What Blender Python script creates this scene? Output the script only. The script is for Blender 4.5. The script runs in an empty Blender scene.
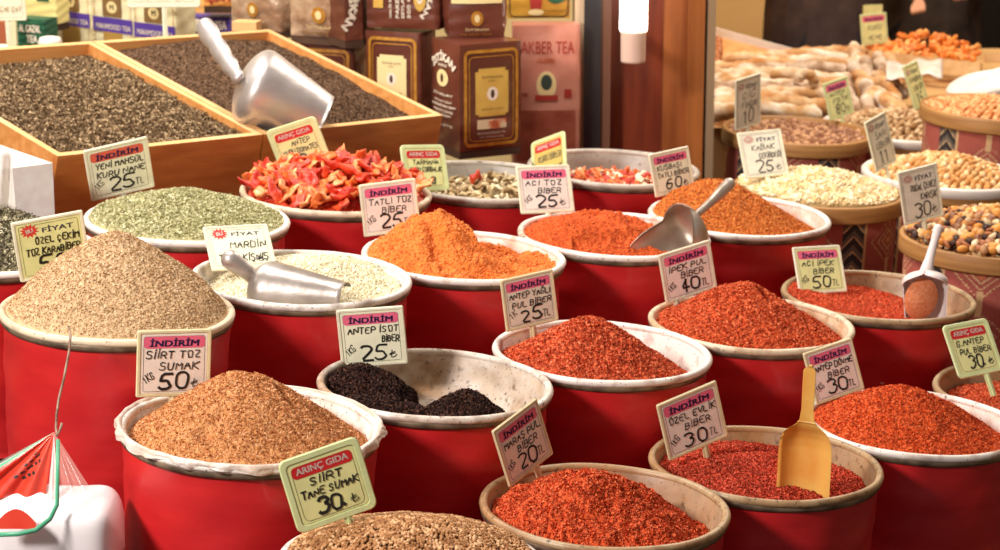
import bpy, math, random
import numpy as np
from mathutils import Matrix, Vector, Euler
random.seed(7); RNG = np.random.default_rng(11)
S = bpy.context.scene; COL = S.collection
H = 2.1                                   # camera height above the floor
PITCH = math.radians(14.0); FPX = 2433.8
CP, SP = math.cos(PITCH), math.sin(PITCH)
TILT = Euler((0.010, 0.0472, 0.0))        # the stall boards sag a little to the right and to the front
PI = math.pi

def P(px, py, fw):
    """a point of the place at depth fw, measured from the photograph"""
    X = (px-500)/FPX*fw; U = -(py-275)/FPX*fw
    return Vector((X, fw*CP+U*SP, H-fw*SP+U*CP))
def pxof(p):
    z = p[2]-H; fw = p[1]*CP-z*SP; up = p[1]*SP+z*CP
    return (500+FPX*p[0]/fw, 275-FPX*up/fw, fw)

# ------------------------------------------------------------------ materials
def lin(c): return tuple(((v/255)/12.92 if v <= 10 else (((v/255)+0.055)/1.055)**2.4) for v in c)
MC = {}
def mat(name, c1, c2=None, rough=.6, scale=20, c3=None, bump=0., bscale=None, metal=0., spec=.5, trans=0., alpha=1., emit=None, estr=0., detail=3, lo=.35, hi=.65, stretch=None, voro=None, sss=0., coat=0., vary=0.):
    if name in MC: return MC[name]
    m = bpy.data.materials.new(name); m.use_nodes = True; nt = m.node_tree; N = nt.nodes; L = nt.links
    b = N['Principled BSDF']; b.inputs['Roughness'].default_value = rough; b.inputs['Metallic'].default_value = metal
    b.inputs['Specular IOR Level'].default_value = spec; b.inputs['Transmission Weight'].default_value = trans
    b.inputs['Alpha'].default_value = alpha; b.inputs['Coat Weight'].default_value = coat
    b.inputs['Base Color'].default_value = (*lin(c1), 1)
    if emit: b.inputs['Emission Color'].default_value = (*lin(emit), 1); b.inputs['Emission Strength'].default_value = estr
    tc = N.new('ShaderNodeTexCoord'); vec = tc.outputs['Object']
    if stretch:
        mp = N.new('ShaderNodeMapping'); mp.inputs['Scale'].default_value = stretch; L.new(vec, mp.inputs[0]); vec = mp.outputs[0]
    if c2:
        if voro:
            n = N.new('ShaderNodeTexVoronoi'); n.inputs['Scale'].default_value = voro; L.new(vec, n.inputs['Vector'])
            sp = N.new('ShaderNodeSeparateColor'); L.new(n.outputs['Color'], sp.inputs[0]); fac = sp.outputs[0]
        else:
            n = N.new('ShaderNodeTexNoise'); n.inputs['Scale'].default_value = scale; n.inputs['Detail'].default_value = detail
            L.new(vec, n.inputs['Vector']); fac = n.outputs['Fac']
        if vary:
            oi = N.new('ShaderNodeObjectInfo'); mr = N.new('ShaderNodeMath'); mr.operation = 'MULTIPLY_ADD'; mr.inputs[1].default_value = vary; mr.inputs[2].default_value = -vary/2
            L.new(oi.outputs['Random'], mr.inputs[0]); ad = N.new('ShaderNodeMath'); L.new(fac, ad.inputs[0]); L.new(mr.outputs[0], ad.inputs[1]); fac = ad.outputs[0]
        r = N.new('ShaderNodeValToRGB'); e = r.color_ramp.elements
        e[0].position = lo; e[1].position = hi; e[0].color = (*lin(c1), 1); e[1].color = (*lin(c2), 1)
        if c3: x = e.new(min(hi+.15, 1.)); x.color = (*lin(c3), 1)
        L.new(fac, r.inputs[0]); L.new(r.outputs[0], b.inputs['Base Color'])
    if bump:
        n2 = N.new('ShaderNodeTexNoise'); n2.inputs['Scale'].default_value = bscale or scale*3; n2.inputs['Detail'].default_value = 4
        L.new(vec, n2.inputs['Vector']); bp = N.new('ShaderNodeBump'); bp.inputs['Strength'].default_value = bump; bp.inputs['Distance'].default_value = .01
        L.new(n2.outputs['Fac'], bp.inputs['Height']); L.new(bp.outputs[0], b.inputs['Normal'])
    MC[name] = m; return m

def enamel(name, amount, stain, tint=None, base=(238, 230, 220)):
    """white enamel with rust and spice stains; amount 0..1"""
    if name in MC: return MC[name]
    m = bpy.data.materials.new(name); m.use_nodes = True; nt = m.node_tree; N = nt.nodes; L = nt.links
    b = N['Principled BSDF']; b.inputs['Roughness'].default_value = .42
    tc = N.new('ShaderNodeTexCoord')
    def noise(sc, det, lo, hi):
        n = N.new('ShaderNodeTexNoise'); n.inputs['Scale'].default_value = sc; n.inputs['Detail'].default_value = det
        L.new(tc.outputs['Object'], n.inputs['Vector']); r = N.new('ShaderNodeMapRange'); r.inputs[1].default_value = lo; r.inputs[2].default_value = hi
        L.new(n.outputs['Fac'], r.inputs[0]); return r.outputs[0]
    def mix(f, a, c):
        x = N.new('ShaderNodeMix'); x.data_type = 'RGBA'; L.new(f, x.inputs[0])
        if isinstance(a, tuple): x.inputs[6].default_value = (*lin(a), 1)
        else: L.new(a, x.inputs[6])
        x.inputs[7].default_value = (*lin(c), 1); return x.outputs[2]
    c = mix(noise(9, 5, .72-.5*amount, .95-.35*amount), base, stain)
    c = mix(noise(170, 3, .66-.04*amount, .72), c, tuple(int(v*.42) for v in stain)) if amount > .3 else c
    c = mix(noise(24, 6, .60-.14*amount, .78), c, tuple(int(v*.8) for v in stain))
    c = mix(noise(70, 6, .70-.12*amount, .80-.08*amount), c, tuple(int(v*.5) for v in stain))
    if tint: c = mix(noise(25, 5, .45, .72), c, tint)
    L.new(c, b.inputs['Base Color']); MC[name] = m; return m

# ------------------------------------------------------------------ mesh builder
class MB:
    def __init__(s): s.v = []; s.f = []; s.m = []; s.mats = []
    def mi(s, m):
        if m not in s.mats: s.mats.append(m)
        return s.mats.index(m)
    def add(s, vs, fs, m, M=None):
        o = len(s.v); s.v += [tuple(M @ Vector(v)) if M else tuple(v) for v in vs]
        i = s.mi(m); s.f += [tuple(o+k for k in f) for f in fs]; s.m += [i]*len(fs)
    def box(s, x0, x1, y0, y1, z0, z1, m, M=None, bev=0.):
        if bev <= 0:
            vs = [(x, y, z) for z in (z0, z1) for y in (y0, y1) for x in (x0, x1)]
            s.add(vs, [(0, 2, 3, 1), (4, 5, 7, 6), (0, 1, 5, 4), (2, 6, 7, 3), (0, 4, 6, 2), (1, 3, 7, 5)], m, M); return
        # rounded in the xz plane and slightly eased front and back
        def ring(y, e):
            pts = []
            for cx, cz, a0 in ((x1-bev, z1-bev, 0), (x0+bev, z1-bev, 90), (x0+bev, z0+bev, 180), (x1-bev, z0+bev, 270)):
                for k in range(5):
                    a = math.radians(a0+k*22.5); pts.append((cx+(bev-e)*math.cos(a), y, cz+(bev-e)*math.sin(a)))
            return pts
        e = min(bev*.4, (y1-y0)*.35); R = [ring(y0, e), ring(y0+e, 0), ring(y1-e, 0), ring(y1, e)]; n = 20
        vs = sum(R, []); fs = [tuple(range(n)), tuple(3*n+n-1-k for k in range(n))]
        for r in range(3):
            for k in range(n): fs.append((r*n+k, (r+1)*n+k, (r+1)*n+(k+1) % n, r*n+(k+1) % n))
        s.add(vs, fs, m, M)
    def lathe(s, prof, m, n=72, M=None, closed=False, fn=None):
        vs = []
        for r, z in prof:
            for k in range(n):
                a = 2*PI*k/n; rr, zz = (r, z) if fn is None else fn(r, z, a); vs.append((rr*math.cos(a), rr*math.sin(a), zz))
        fs = []; q = len(prof)
        for j in range(q if closed else q-1):
            j2 = (j+1) % q
            for k in range(n): fs.append((j*n+k, j*n+(k+1) % n, j2*n+(k+1) % n, j2*n+k))
        if prof[0][0] < 1e-3 or not closed: pass
        s.add(vs, fs, m, M)
    def tube(s, pts, rad, m, n=10, cap=True, M=None, flat=1.):
        pts = [Vector(p) for p in pts]; q = len(pts); rad = rad if isinstance(rad, (list, tuple)) else [rad]*q
        vs = []; up = None
        for i, p in enumerate(pts):
            t = (pts[min(i+1, q-1)]-pts[max(i-1, 0)]).normalized()
            if up is None: up = t.orthogonal().normalized()
            up = (up-t*up.dot(t)).normalized(); w = t.cross(up)
            for k in range(n):
                a = 2*PI*k/n; vs.append(p+rad[i]*(math.cos(a)*up+flat*math.sin(a)*w))
        fs = [(i*n+k, i*n+(k+1) % n, (i+1)*n+(k+1) % n, (i+1)*n+k) for i in range(q-1) for k in range(n)]
        if cap: fs += [tuple(n-1-k for k in range(n)), tuple((q-1)*n+k for k in range(n))]
        s.add(vs, fs, m, M)
    def grid(s, fn, nu, nv, m, M=None, mfn=None, wrap=False):
        vs = [fn(i/nu, j/nv) for j in range(nv+1) for i in range(nu+1)]
        o = len(s.v); s.v += [tuple(M @ Vector(v)) if M else tuple(v) for v in vs]
        for j in range(nv):
            for i in range(nu):
                s.f.append((o+j*(nu+1)+i, o+j*(nu+1)+i+1, o+(j+1)*(nu+1)+i+1, o+(j+1)*(nu+1)+i))
                s.m.append(s.mi(mfn((i+.5)/nu, (j+.5)/nv) if mfn else m))
    def build(s, name, parent=None, smooth=False, loc=None, rot=None):
        me = bpy.data.meshes.new(name); me.from_pydata(s.v, [], s.f)
        for m in s.mats: me.materials.append(m)
        me.polygons.foreach_set('material_index', s.m)
        if smooth: me.polygons.foreach_set('use_smooth', [True]*len(s.f))
        me.update()
        o = bpy.data.objects.new(name, me); COL.objects.link(o)
        if smooth == 'auto':
            try: me.set_sharp_from_angle(angle=math.radians(40))
            except Exception: pass
        if parent: o.parent = parent
        if loc is not None: o.location = loc
        if rot is not None: o.rotation_euler = rot
        return o

def tag(o, label=None, cat=None, group=None, kind=None):
    if label: o['label'] = label
    if cat: o['category'] = cat
    if group: o['group'] = group
    if kind: o['kind'] = kind
    return o
def empty(name, loc, label, cat, rot=(0, 0, 0), group=None):
    o = bpy.data.objects.new(name, None); COL.objects.link(o); o.empty_display_size = .05
    o.location = loc; o.rotation_euler = rot; return tag(o, label, cat, group)
def frame(ex, ez_hint):
    """rotation whose x axis is ex and whose z axis is nearest to ez_hint"""
    x = Vector(ex).normalized(); z = Vector(ez_hint); z = (z-x*z.dot(x)).normalized(); y = z.cross(x)
    return Matrix((x, y, z)).transposed()
def npmesh(name, V, F, m, parent=None, smooth=False, mi=None):
    """V (n,3); F (k,3|4) of one size, or a list of such arrays"""
    Fs = F if isinstance(F, list) else [F]
    me = bpy.data.meshes.new(name); me.vertices.add(len(V)); me.vertices.foreach_set('co', np.asarray(V, np.float32).ravel())
    tot = sum(f.size for f in Fs); nf = sum(len(f) for f in Fs)
    me.loops.add(tot); me.polygons.add(nf)
    me.loops.foreach_set('vertex_index', np.concatenate([f.ravel() for f in Fs]).astype(np.int32))
    sizes = np.concatenate([np.full(len(f), f.shape[1]) for f in Fs])
    st = np.concatenate([[0], np.cumsum(sizes)[:-1]]).astype(np.int32)
    me.polygons.foreach_set('loop_start', st)
    for x in (m if isinstance(m, list) else [m]): me.materials.append(x)
    if mi is not None: me.polygons.foreach_set('material_index', np.concatenate(mi).astype(np.int32))
    if smooth: me.polygons.foreach_set('use_smooth', np.ones(nf, bool))
    me.update(); me.validate()
    o = bpy.data.objects.new(name, me); COL.objects.link(o)
    if parent: o.parent = parent
    return o

# ------------------------------------------------------------------ noise
def hsh(ix, iy, s):
    n = (ix*374761393+iy*668265263+s*1442695041) & 0xffffffff
    n = ((n ^ (n >> 13))*1274126177) & 0xffffffff
    return ((n ^ (n >> 16)) & 0xffff)/65535.0
def vn(x, y, s=0):
    ix = np.floor(x).astype(np.int64); iy = np.floor(y).astype(np.int64); fx = x-ix; fy = y-iy
    fx = fx*fx*(3-2*fx); fy = fy*fy*(3-2*fy)
    a = hsh(ix, iy, s); b = hsh(ix+1, iy, s); c = hsh(ix, iy+1, s); d = hsh(ix+1, iy+1, s)
    return (a*(1-fx)+b*fx)*(1-fy)+(c*(1-fx)+d*fx)*fy-.5
def fbm(x, y, f, o=4, s=0, g=.5):
    r = 0; a = 1.
    for k in range(o): r = r+a*vn(x*f+17.3*k, y*f-9.1*k, s+k); f *= 2.03; a *= g
    return r

# ------------------------------------------------------------------ lettering
GL = {'A': '003960|1454', 'B': '0009|094958564505|45645251 4000', 'C': '5748391906031031 52', 'D': '0009|0939586653613000', 'E': '60000969|0545', 'F': '000969|0545',
 'G': '575939190703010050 5434', 'H': '0009|6069|0565', 'I': '3039', 'J': '5952301003', 'K': '0009|690560', 'L': '090060', 'M': '0009346960', 'N': '00096069', 'O': '2008194968604020', 'P': '0009495865 4404',
 'R': '0009495865 4404|3460', 'S': '58391907155452401001', 'T': '3039|0969', 'U': '09021040526 9', 'V': '093069', 'Y': '093469|3430', 'Z': '09690060', 'W': '092034506 9',
 '0': '2002071949676350 20', '1': '173930', '2': '08194967 5500 60', '3': '0819496756 3555 634010 01', '4': '491363|4940', '5': '69190515455362401001', '6': '5929050210405264 4505', '7': '096920',
 '8': '354808 0604 35', '9': '60696849290715 4556', ',': '2112', '.': '3031', '/': '0069', 'X': '0069|0960', '-': '1555', 't': '3930 4060|1747|1535'}
GL['8'] = '3506183958564535140220506435'.replace('6435', '5335')
def glyph(ch):
    marks = {'İ': ('I', 'd'), 'Ö': ('O', 'u'), 'Ü': ('U', 'u'), 'Ç': ('C', 'c'), 'Ş': ('S', 'c'), 'Ğ': ('G', 'b')}
    mk = None
    if ch in marks: ch, mk = marks[ch]
    if ch == '₺': st = [[(2, 9), (2, 0.5), (3.2, 0), (5.5, 1.2), (6, 3)], [(0.6, 4.6), (4.6, 6.6)], [(0.6, 3), (4.6, 5)]]; return st, 6
    src = GL.get(ch, '')
    st = []
    for part in src.replace(' ', '').split('|'):
        st.append([(int(part[i]), int(part[i+1])) for i in range(0, len(part)-1, 2)])
    w = 1.5 if ch in 'I.,' else 6
    if ch in 'I.,': st = [[(x-2.3, y) for x, y in q] for q in st]
    if mk == 'd': st.append([(.5, 10.6), (1.0, 11.2)])
    if mk == 'u': st += [[(1.6, 10.6), (1.9, 11.2)], [(4.2, 10.6), (4.5, 11.2)]]
    if mk == 'c': st.append([(3.2, 0), (3.6, -1.2), (2.6, -2)])
    if mk == 'b': st.append([(2, 11.4), (3.2, 10.6), (4.6, 11.4)])
    return st, w
def chaikin(p):
    if len(p) < 3: return p
    q = [p[0]]
    for a, b in zip(p[:-1], p[1:]):
        q += [(a[0]*.78+b[0]*.22, a[1]*.78+b[1]*.22), (a[0]*.22+b[0]*.78, a[1]*.22+b[1]*.78)]
    return q+[p[-1]]
def write(mb, text, x0, z0, hgt, wid, m, y, pen, rnd, slant=.12, ang=0.):
    """marker handwriting as ribbons on the plane y; the line is fitted to width wid"""
    adv = []; X = 0
    for ch in text:
        if ch == ' ': adv.append((None, X)); X += 4; continue
        st, w = glyph(ch); adv.append((st, X)); X += w+2.2
    k = min(wid/max(X-2.2, 1), hgt/9*1.5); kz = hgt/9; ca, sa = math.cos(ang), math.sin(ang)
    for st, X in adv:
        if not st: continue
        jz = rnd.uniform(-.5, .5); js = rnd.uniform(.9, 1.08); jr = rnd.uniform(-.05, .05)
        for q in st:
            pts = [(X+(a+rnd.uniform(-.22, .22))*js+b*(slant+jr), b*js+jz+rnd.uniform(-.2, .2)) for a, b in q]
            pts = chaikin(pts); L2 = [(a*k, b*kz) for a, b in pts]
            L2 = [(x0+a*ca-b*sa, z0+a*sa+b*ca) for a, b in L2]
            ribbon(mb, L2, pen*rnd.uniform(.85, 1.15), y, m)
def ribbon(mb, pts, w, y, m, closed=False):
    n = len(pts); vs = []; h = w/2
    if not closed:
        a, b = pts[0], pts[1]; d = math.hypot(b[0]-a[0], b[1]-a[1]) or 1; pts = [(a[0]-(b[0]-a[0])/d*h*.7, a[1]-(b[1]-a[1])/d*h*.7)]+list(pts[1:])
        a, b = pts[-1], pts[-2]; d = math.hypot(b[0]-a[0], b[1]-a[1]) or 1; pts = list(pts[:-1])+[(a[0]-(b[0]-a[0])/d*h*.7, a[1]-(b[1]-a[1])/d*h*.7)]
    for i, p in enumerate(pts):
        a = pts[(i-1) % n] if closed else pts[max(i-1, 0)]; b = pts[(i+1) % n] if closed else pts[min(i+1, n-1)]
        dx, dz = b[0]-a[0], b[1]-a[1]; d = math.hypot(dx, dz) or 1; nx, nz = -dz/d*h, dx/d*h
        vs += [(p[0]+nx, y, p[1]+nz), (p[0]-nx, y, p[1]-nz)]
    fs = [(2*i, 2*i+1, 2*i+3, 2*i+2) for i in range(n-1)]
    if closed: fs.append((2*n-2, 2*n-1, 1, 0))
    mb.add(vs, fs, m)
TC = {}
def printed(mb, text, cx, cz, wid, hgt, m, y, bold=.02, shear=0., M=None, arc=0., rot=0.):
    """printed capitals: the built-in font turned into flat mesh and fitted into wid x hgt about (cx, cz)"""
    key = (text, bold, shear)
    if key not in TC:
        cu = bpy.data.curves.new('lettering', 'FONT'); cu.body = text; cu.size = 1; cu.shear = shear; cu.resolution_u = 3
        ob = bpy.data.objects.new('lettering', cu); COL.objects.link(ob)
        dg = bpy.context.evaluated_depsgraph_get(); dg.update(); me = bpy.data.meshes.new_from_object(ob.evaluated_get(dg))
        TC[key] = ([tuple(v.co) for v in me.vertices], [tuple(p.vertices) for p in me.polygons])
        bpy.data.objects.remove(ob); bpy.data.curves.remove(cu); bpy.data.meshes.remove(me)
    vs, fs = TC[key]
    if not vs: return
    xs = [v[0] for v in vs]; ys = [v[1] for v in vs]; x0, x1, y0, y1 = min(xs), max(xs), min(ys), max(ys)
    out = []
    for v in vs:
        a = ((v[0]-x0)/(x1-x0)-.5)*wid; b = ((v[1]-y0)/(y1-y0)-.5)*hgt
        if arc: th = a/arc; rr = arc+b; a, b = rr*math.sin(th), rr*math.cos(th)-arc
        ca, sa = math.cos(rot), math.sin(rot); out.append((cx+a*ca-b*sa, y, cz+a*sa+b*ca))
    e = hgt*bold*1.6
    for dx, dz in (((0, 0),) if bold <= 0 else ((-e, -e*.5), (e, -e*.5), (e, e*.5), (-e, e*.5))): mb.add([(v[0]+dx, v[1], v[2]+dz) for v in out], fs, m, M)
def rrect(x0, x1, z0, z1, r, k=4):
    pts = []
    for cx, cz, a0 in ((x1-r, z1-r, 0), (x0+r, z1-r, 90), (x0+r, z0+r, 180), (x1-r, z0+r, 270)):
        for i in range(k+1):
            a = math.radians(a0+i*90/k); pts.append((cx+r*math.cos(a), cz+r*math.sin(a)))
    return pts
def flat(mb, pts, y, m, M=None):
    mb.add([(a, y, b) for a, b in pts], [tuple(range(len(pts)))], m, M)
def oval(cx, cz, a, b, n=20): return [(cx+a*math.cos(2*PI*k/n), cz+b*math.sin(2*PI*k/n)) for k in range(n)]

# ------------------------------------------------------------------ the buckets: rim centre relative to the camera, rim radius, row
BK = {
 'tane': ((-.125, 3.254, -1.234), .192, 1), 'maras': ((.166, 3.66, -1.29), .2, 1), 'ozel': ((.453, 3.945, -1.314), .2, 1), 'dovme': ((.757, 4.24, -1.335), .2, 1), 'gantep': ((1.04, 4.52, -1.36), .2, 1),
 'sumac': ((-.384, 3.58, -1.133), .2036, 2), 'isot': ((-.109, 3.943, -1.172), .2, 2), 'yagli': ((.185, 4.25, -1.202), .2, 2), 'ipek': ((.486, 4.544, -1.228), .2, 2), 'inek': ((.778, 4.846, -1.252), .2, 2),
 'cumin': ((-.635, 3.907, -1.034), .195, 3), 'mardin': ((-.358, 4.259, -1.067), .2, 3), 'tatli': ((-.071, 4.61, -1.111), .2, 3), 'aci': ((.235, 4.898, -1.135), .2, 3), 'sixty': ((.523, 5.188, -1.16), .2, 3),
 'karabiber': ((-.93, 4.30, -1.02), .2, 4), 'mint': ((-.602, 4.572, -1.029), .198, 4), 'tomato': ((-.341, 4.947, -1.056), .2, 4), 'veg': ((-.04, 5.23, -1.09), .2, 4), 'far': ((.262, 5.516, -1.119), .2, 4),
 'nutmix': ((1.081, 5.219, -1.216), .2, 2), 'flakes': ((.74, 5.538, -1.175), .2, 3), 'chick': ((1.092, 5.856, -1.206), .2, 3), 'hazel': ((.791, 6.377, -1.191), .2, 4), 'pist': ((1.122, 6.72, -1.251), .218, 4), 'chick2': ((1.303, 6.295, -1.116), .2, 4)}
BASE = {1: -1.68, 2: -1.58, 3: -1.47, 4: -1.43}      # height of each step under the camera at x=y=0
def step_z(row, x, y): return BASE[row]-.0472*x+.01*y-.02
def rimc(k): c = BK[k][0]; return Vector((c[0], c[1], c[2]+H))

M_red = mat('red painted tin', (184, 26, 32), (200, 36, 36), rough=.40, scale=6, bump=.16, bscale=6, stretch=(1, 1, 3.5), coat=.12)
M_hoop = mat('grimy shaded hoop metal', (138, 120, 96), (84, 68, 52), rough=.5, scale=30, metal=.3)  # brown-grey holds both rust and the painted shade below the rolled rim
def bucket(k, label, amount=.25, stain=(178, 150, 120), tint=None, group='red spice buckets', liner=False, marks=(), base=(238, 230, 220), ibase=None):
    C = rimc(k); R = BK[k][1]; row = BK[k][2]; h = C.z-(step_z(row, C.x, C.y)+H)
    q = R/.2
    up = TILT.to_matrix() @ Vector((0, 0, 1)); foot = C-up*h
    t = empty("spice_bucket", foot, label, 'bucket', TILT, group)
    b = MB(); rnd = random.Random(k)
    ph = [rnd.uniform(0, 6.28) for _ in range(4)]
    def wob(r, z, a): return (r+.0009*math.sin(5*a+ph[0]+z*30)+.0007*math.sin(11*a+ph[1]-z*50)+.0006*math.sin(z*90+2*math.sin(2*a+ph[2])), z)
    prof = [(.001, 0), ((.192*q-.03*h), 0)]
    for i in range(25):
        f = i/24; z = f*(h-.012); r = .192*q-.03*(h-z)
        r += .0018*math.exp(-((z-(h-.085))/.006)**2)+.0018*math.exp(-((z-(h-.20))/.006)**2)
        prof.append((r, z))
    b.lathe(prof, M_red, 96, fn=wob)
    for (aa, dz, sz) in marks:       # chips in the paint
        rr = .1935*q-.03*dz; M = Matrix.Rotation(aa, 4, 'Z') @ Matrix.Translation((rr+.0008, 0, h-dz))
        pts = [(math.cos(x*.9)*sz*(1+.35*math.sin(3*x+aa)), math.sin(x*.9)*sz*.45*(1+.4*math.cos(2*x))) for x in range(7)]
        b.add([(0, p[0], p[1]) for p in pts], [tuple(range(7))], mat('chipped paint', (205, 190, 180)), M)
    b.build('bucket_body', t, True)
    me = enamel('enamel_'+k, amount, stain, None, base)
    mi = enamel('basin_'+k, min(1, amount*1.25), stain, tint, ibase or base)
    b = MB(); c = .0068; pr = [(R-c+c*math.cos(a), h-c*.4+c*math.sin(a)) for a in [2*PI*i/14 for i in range(14)]]
    b.lathe(pr, me, 120, closed=True, fn=lambda r, z, a: (r+.0006*math.sin(7*a+ph[3]), z+.0006*math.sin(4*a+ph[0])))
    b.build('rolled_rim', t, True)
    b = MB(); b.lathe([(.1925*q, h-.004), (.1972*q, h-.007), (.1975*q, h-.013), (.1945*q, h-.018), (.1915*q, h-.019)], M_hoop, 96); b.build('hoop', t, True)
    b = MB(); b.lathe([(R-.010, h-.001), (R-.014, h-.008), (.182*q, h-.03), (.175*q, h-.05), (.162*q, h-.075), (.147*q, h-.084), (.001, h-.087)], mi, 96)
    b.build('basin', t, True)
    if liner:
        b = MB(); ml = mat('plastic liner', (228, 214, 205), (205, 175, 150), rough=.4, scale=14, bump=.6, bscale=40)
        def fl(u, v):
            a = 2*PI*u; w = 1+0*a
            rr = R-.013+.0145*min(1, v*1.8)+.0035*vn(np.array([u*60.]), np.array([v*3.]), 5)[0]
            if v < .55: zz = h-.006+.014*math.sin(min(1, v*1.8)*PI*.75)
            else: zz = h+.004-(v-.55)*(.022+.022*vn(np.array([u*46.]), np.array([0.]), 9)[0]); rr += .0035*math.sin(u*140)*v+.003*vn(np.array([u*90.]), np.array([v*9.]), 3)[0]
            return (rr*math.cos(a), rr*math.sin(a), zz)
        b.grid(fl, 320, 12, ml); b.build('plastic_liner', t, True)
    return t

def rin(z): z = np.clip(z, -.084, .0); return np.interp(z, [-.084, -.075, -.05, -.03, -.008, 0], [.145, .160, .173, .180, .184, .186])
def cone(x, y, cx, cy, h, s, rd=.02, ex=1., ang=0.):
    dx, dy = x-cx, y-cy; ca, sa = math.cos(ang), math.sin(ang); u = dx*ca+dy*sa; v = (-dx*sa+dy*ca)*ex
    d = np.sqrt(u*u+v*v+rd*rd)-rd; return h-s*d
def smax(a, b, k=.006): m = np.maximum(a, b); return m+k*np.log(np.exp((a-m)/k)+np.exp((b-m)/k))
def surface(k, hf, amp, freq, seed, fine=0.):
    """height of a heap over its bucket, in the bucket's own frame"""
    def g(x, y):
        z = hf(x, y)+amp*fbm(x+5, y+7, freq, 3, seed)+fine*fbm(x+2, y+1, 170, 2, seed+50)
        return np.minimum(z, (BK[k][1]*.93-np.sqrt(x*x+y*y))*1.1+.003)
    return g
def heap(k, name, label, hf, m, amp=.006, freq=14, fine=.0016, seed=1, res=(150, 420), grains=None, cat='spice', rmax=None, group=None):
    q = BK[k][1]/.2
    g = surface(k, hf, amp, freq, seed, fine)
    nr, na = res; A = np.linspace(0, 2*PI, na, endpoint=False); ca, sa = np.cos(A), np.sin(A)
    R = np.full(na, .17*q)
    for _ in range(8): R = .5*R+.5*(rin(g(R*ca, R*sa)/q)*q+.0012)
    if rmax: R = np.minimum(R, rmax)
    T = np.linspace(0, 1, nr+1)[1:]**.8
    X = np.concatenate([[0], (T[:, None]*R*ca).ravel()]); Y = np.concatenate([[0], (T[:, None]*R*sa).ravel()])
    Z = g(X, Y); V = np.stack([X, Y, Z], 1)
    i = np.arange(nr-1)[:, None]*na+1; j = np.arange(na)[None]; j2 = (j+1) % na
    Q = np.stack([i+j, i+na+j, i+na+j2, i+j2], -1).reshape(-1, 4)
    T3 = np.stack([np.zeros(na, int), 1+j[0], 1+j2[0]], -1)
    n0 = len(V); Fs = [Q, T3]; mis = [np.zeros(len(Q)), np.zeros(na)]; mats = [m]
    # skirt below the surface so that the heap is solid
    ed = (nr-1)*na+1+np.arange(na); low = V[ed].copy(); low[:, 2] = np.minimum(low[:, 2], -.082); low[:, :2] *= .8; V = np.concatenate([V, low])
    Fs.append(np.stack([ed, n0+np.arange(na), n0+(np.arange(na)+1) % na, (nr-1)*na+1+(np.arange(na)+1) % na], -1)); mis.append(np.zeros(na))
    for gr in (grains or []):
        V, add = scatter(V, g, R, na, gr, q); 
        for f in add: Fs.append(f); mis.append(np.full(len(f), len(mats)))
        mats.append(gr['mat'])
    o = npmesh(name, V, Fs, mats, mi=mis, smooth=False)
    o.location = rimc(k); o.rotation_euler = TILT
    tag(o, label, cat, group, 'stuff'); return g

OCT = (np.array([[1, 0, 0], [-1, 0, 0], [0, 1, 0], [0, -1, 0], [0, 0, 1], [0, 0, -1.]]), np.array([[0, 2, 4], [2, 1, 4], [1, 3, 4], [3, 0, 4], [2, 0, 5], [1, 2, 5], [3, 1, 5], [0, 3, 5]]))
def ico():
    t = (1+5**.5)/2; v = np.array([[-1, t, 0], [1, t, 0], [-1, -t, 0], [1, -t, 0], [0, -1, t], [0, 1, t], [0, -1, -t], [0, 1, -t], [t, 0, -1], [t, 0, 1], [-t, 0, -1], [-t, 0, 1]])
    f = np.array([[0, 11, 5], [0, 5, 1], [0, 1, 7], [0, 7, 10], [0, 10, 11], [1, 5, 9], [5, 11, 4], [11, 10, 2], [10, 7, 6], [7, 1, 8], [3, 9, 4], [3, 4, 2], [3, 2, 6], [3, 6, 8], [3, 8, 9], [4, 9, 5], [2, 4, 11], [6, 2, 10], [8, 6, 7], [9, 8, 1]])
    return v/np.linalg.norm(v[0]), f
ICO = ico()
def curl(n=5):
    t = np.linspace(-1, 1, n); v = []
    for i, a in enumerate(t): v += [[a, -.16, .25*math.sin(3*a)], [a, .16, .25*math.sin(3*a)+.12*a]]
    f = [[2*i, 2*i+1, 2*i+3, 2*i+2] for i in range(n-1)]; return np.array(v), np.array(f)
CURL = curl()
def rotm(n, tilt=1.):
    a = RNG.uniform(0, 2*PI, n); b = RNG.normal(0, .8*tilt, n); c = RNG.normal(0, .8*tilt, n)
    ca, sa, cb, sb, cc, sc = np.cos(a), np.sin(a), np.cos(b), np.sin(b), np.cos(c), np.sin(c)
    Z = np.zeros(n); O = Z+1
    Rz = np.stack([ca, -sa, Z, sa, ca, Z, Z, Z, O], 1).reshape(n, 3, 3); Ry = np.stack([cb, Z, sb, Z, O, Z, -sb, Z, cb], 1).reshape(n, 3, 3)
    Rx = np.stack([O, Z, Z, Z, cc, -sc, Z, sc, cc], 1).reshape(n, 3, 3); return Rz @ Ry @ Rx
def stamp(V, shape, size, pos, tilt=1., jit=.35):
    n = len(pos); sv, sf = shape; Rm = rotm(n, tilt)
    sc = np.array(size)[None]*RNG.uniform(1-jit, 1+jit, (n, 1))*RNG.uniform(1-jit*.5, 1+jit*.5, (n, 3))
    P3 = (Rm @ (sv[None]*sc[:, None]).transpose(0, 2, 1)).transpose(0, 2, 1)+pos[:, None]
    off = len(V)+np.arange(n)[:, None, None]*len(sv)
    return np.concatenate([V, P3.reshape(-1, 3)]), (sf[None]+off).reshape(-1, sf.shape[1])
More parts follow.
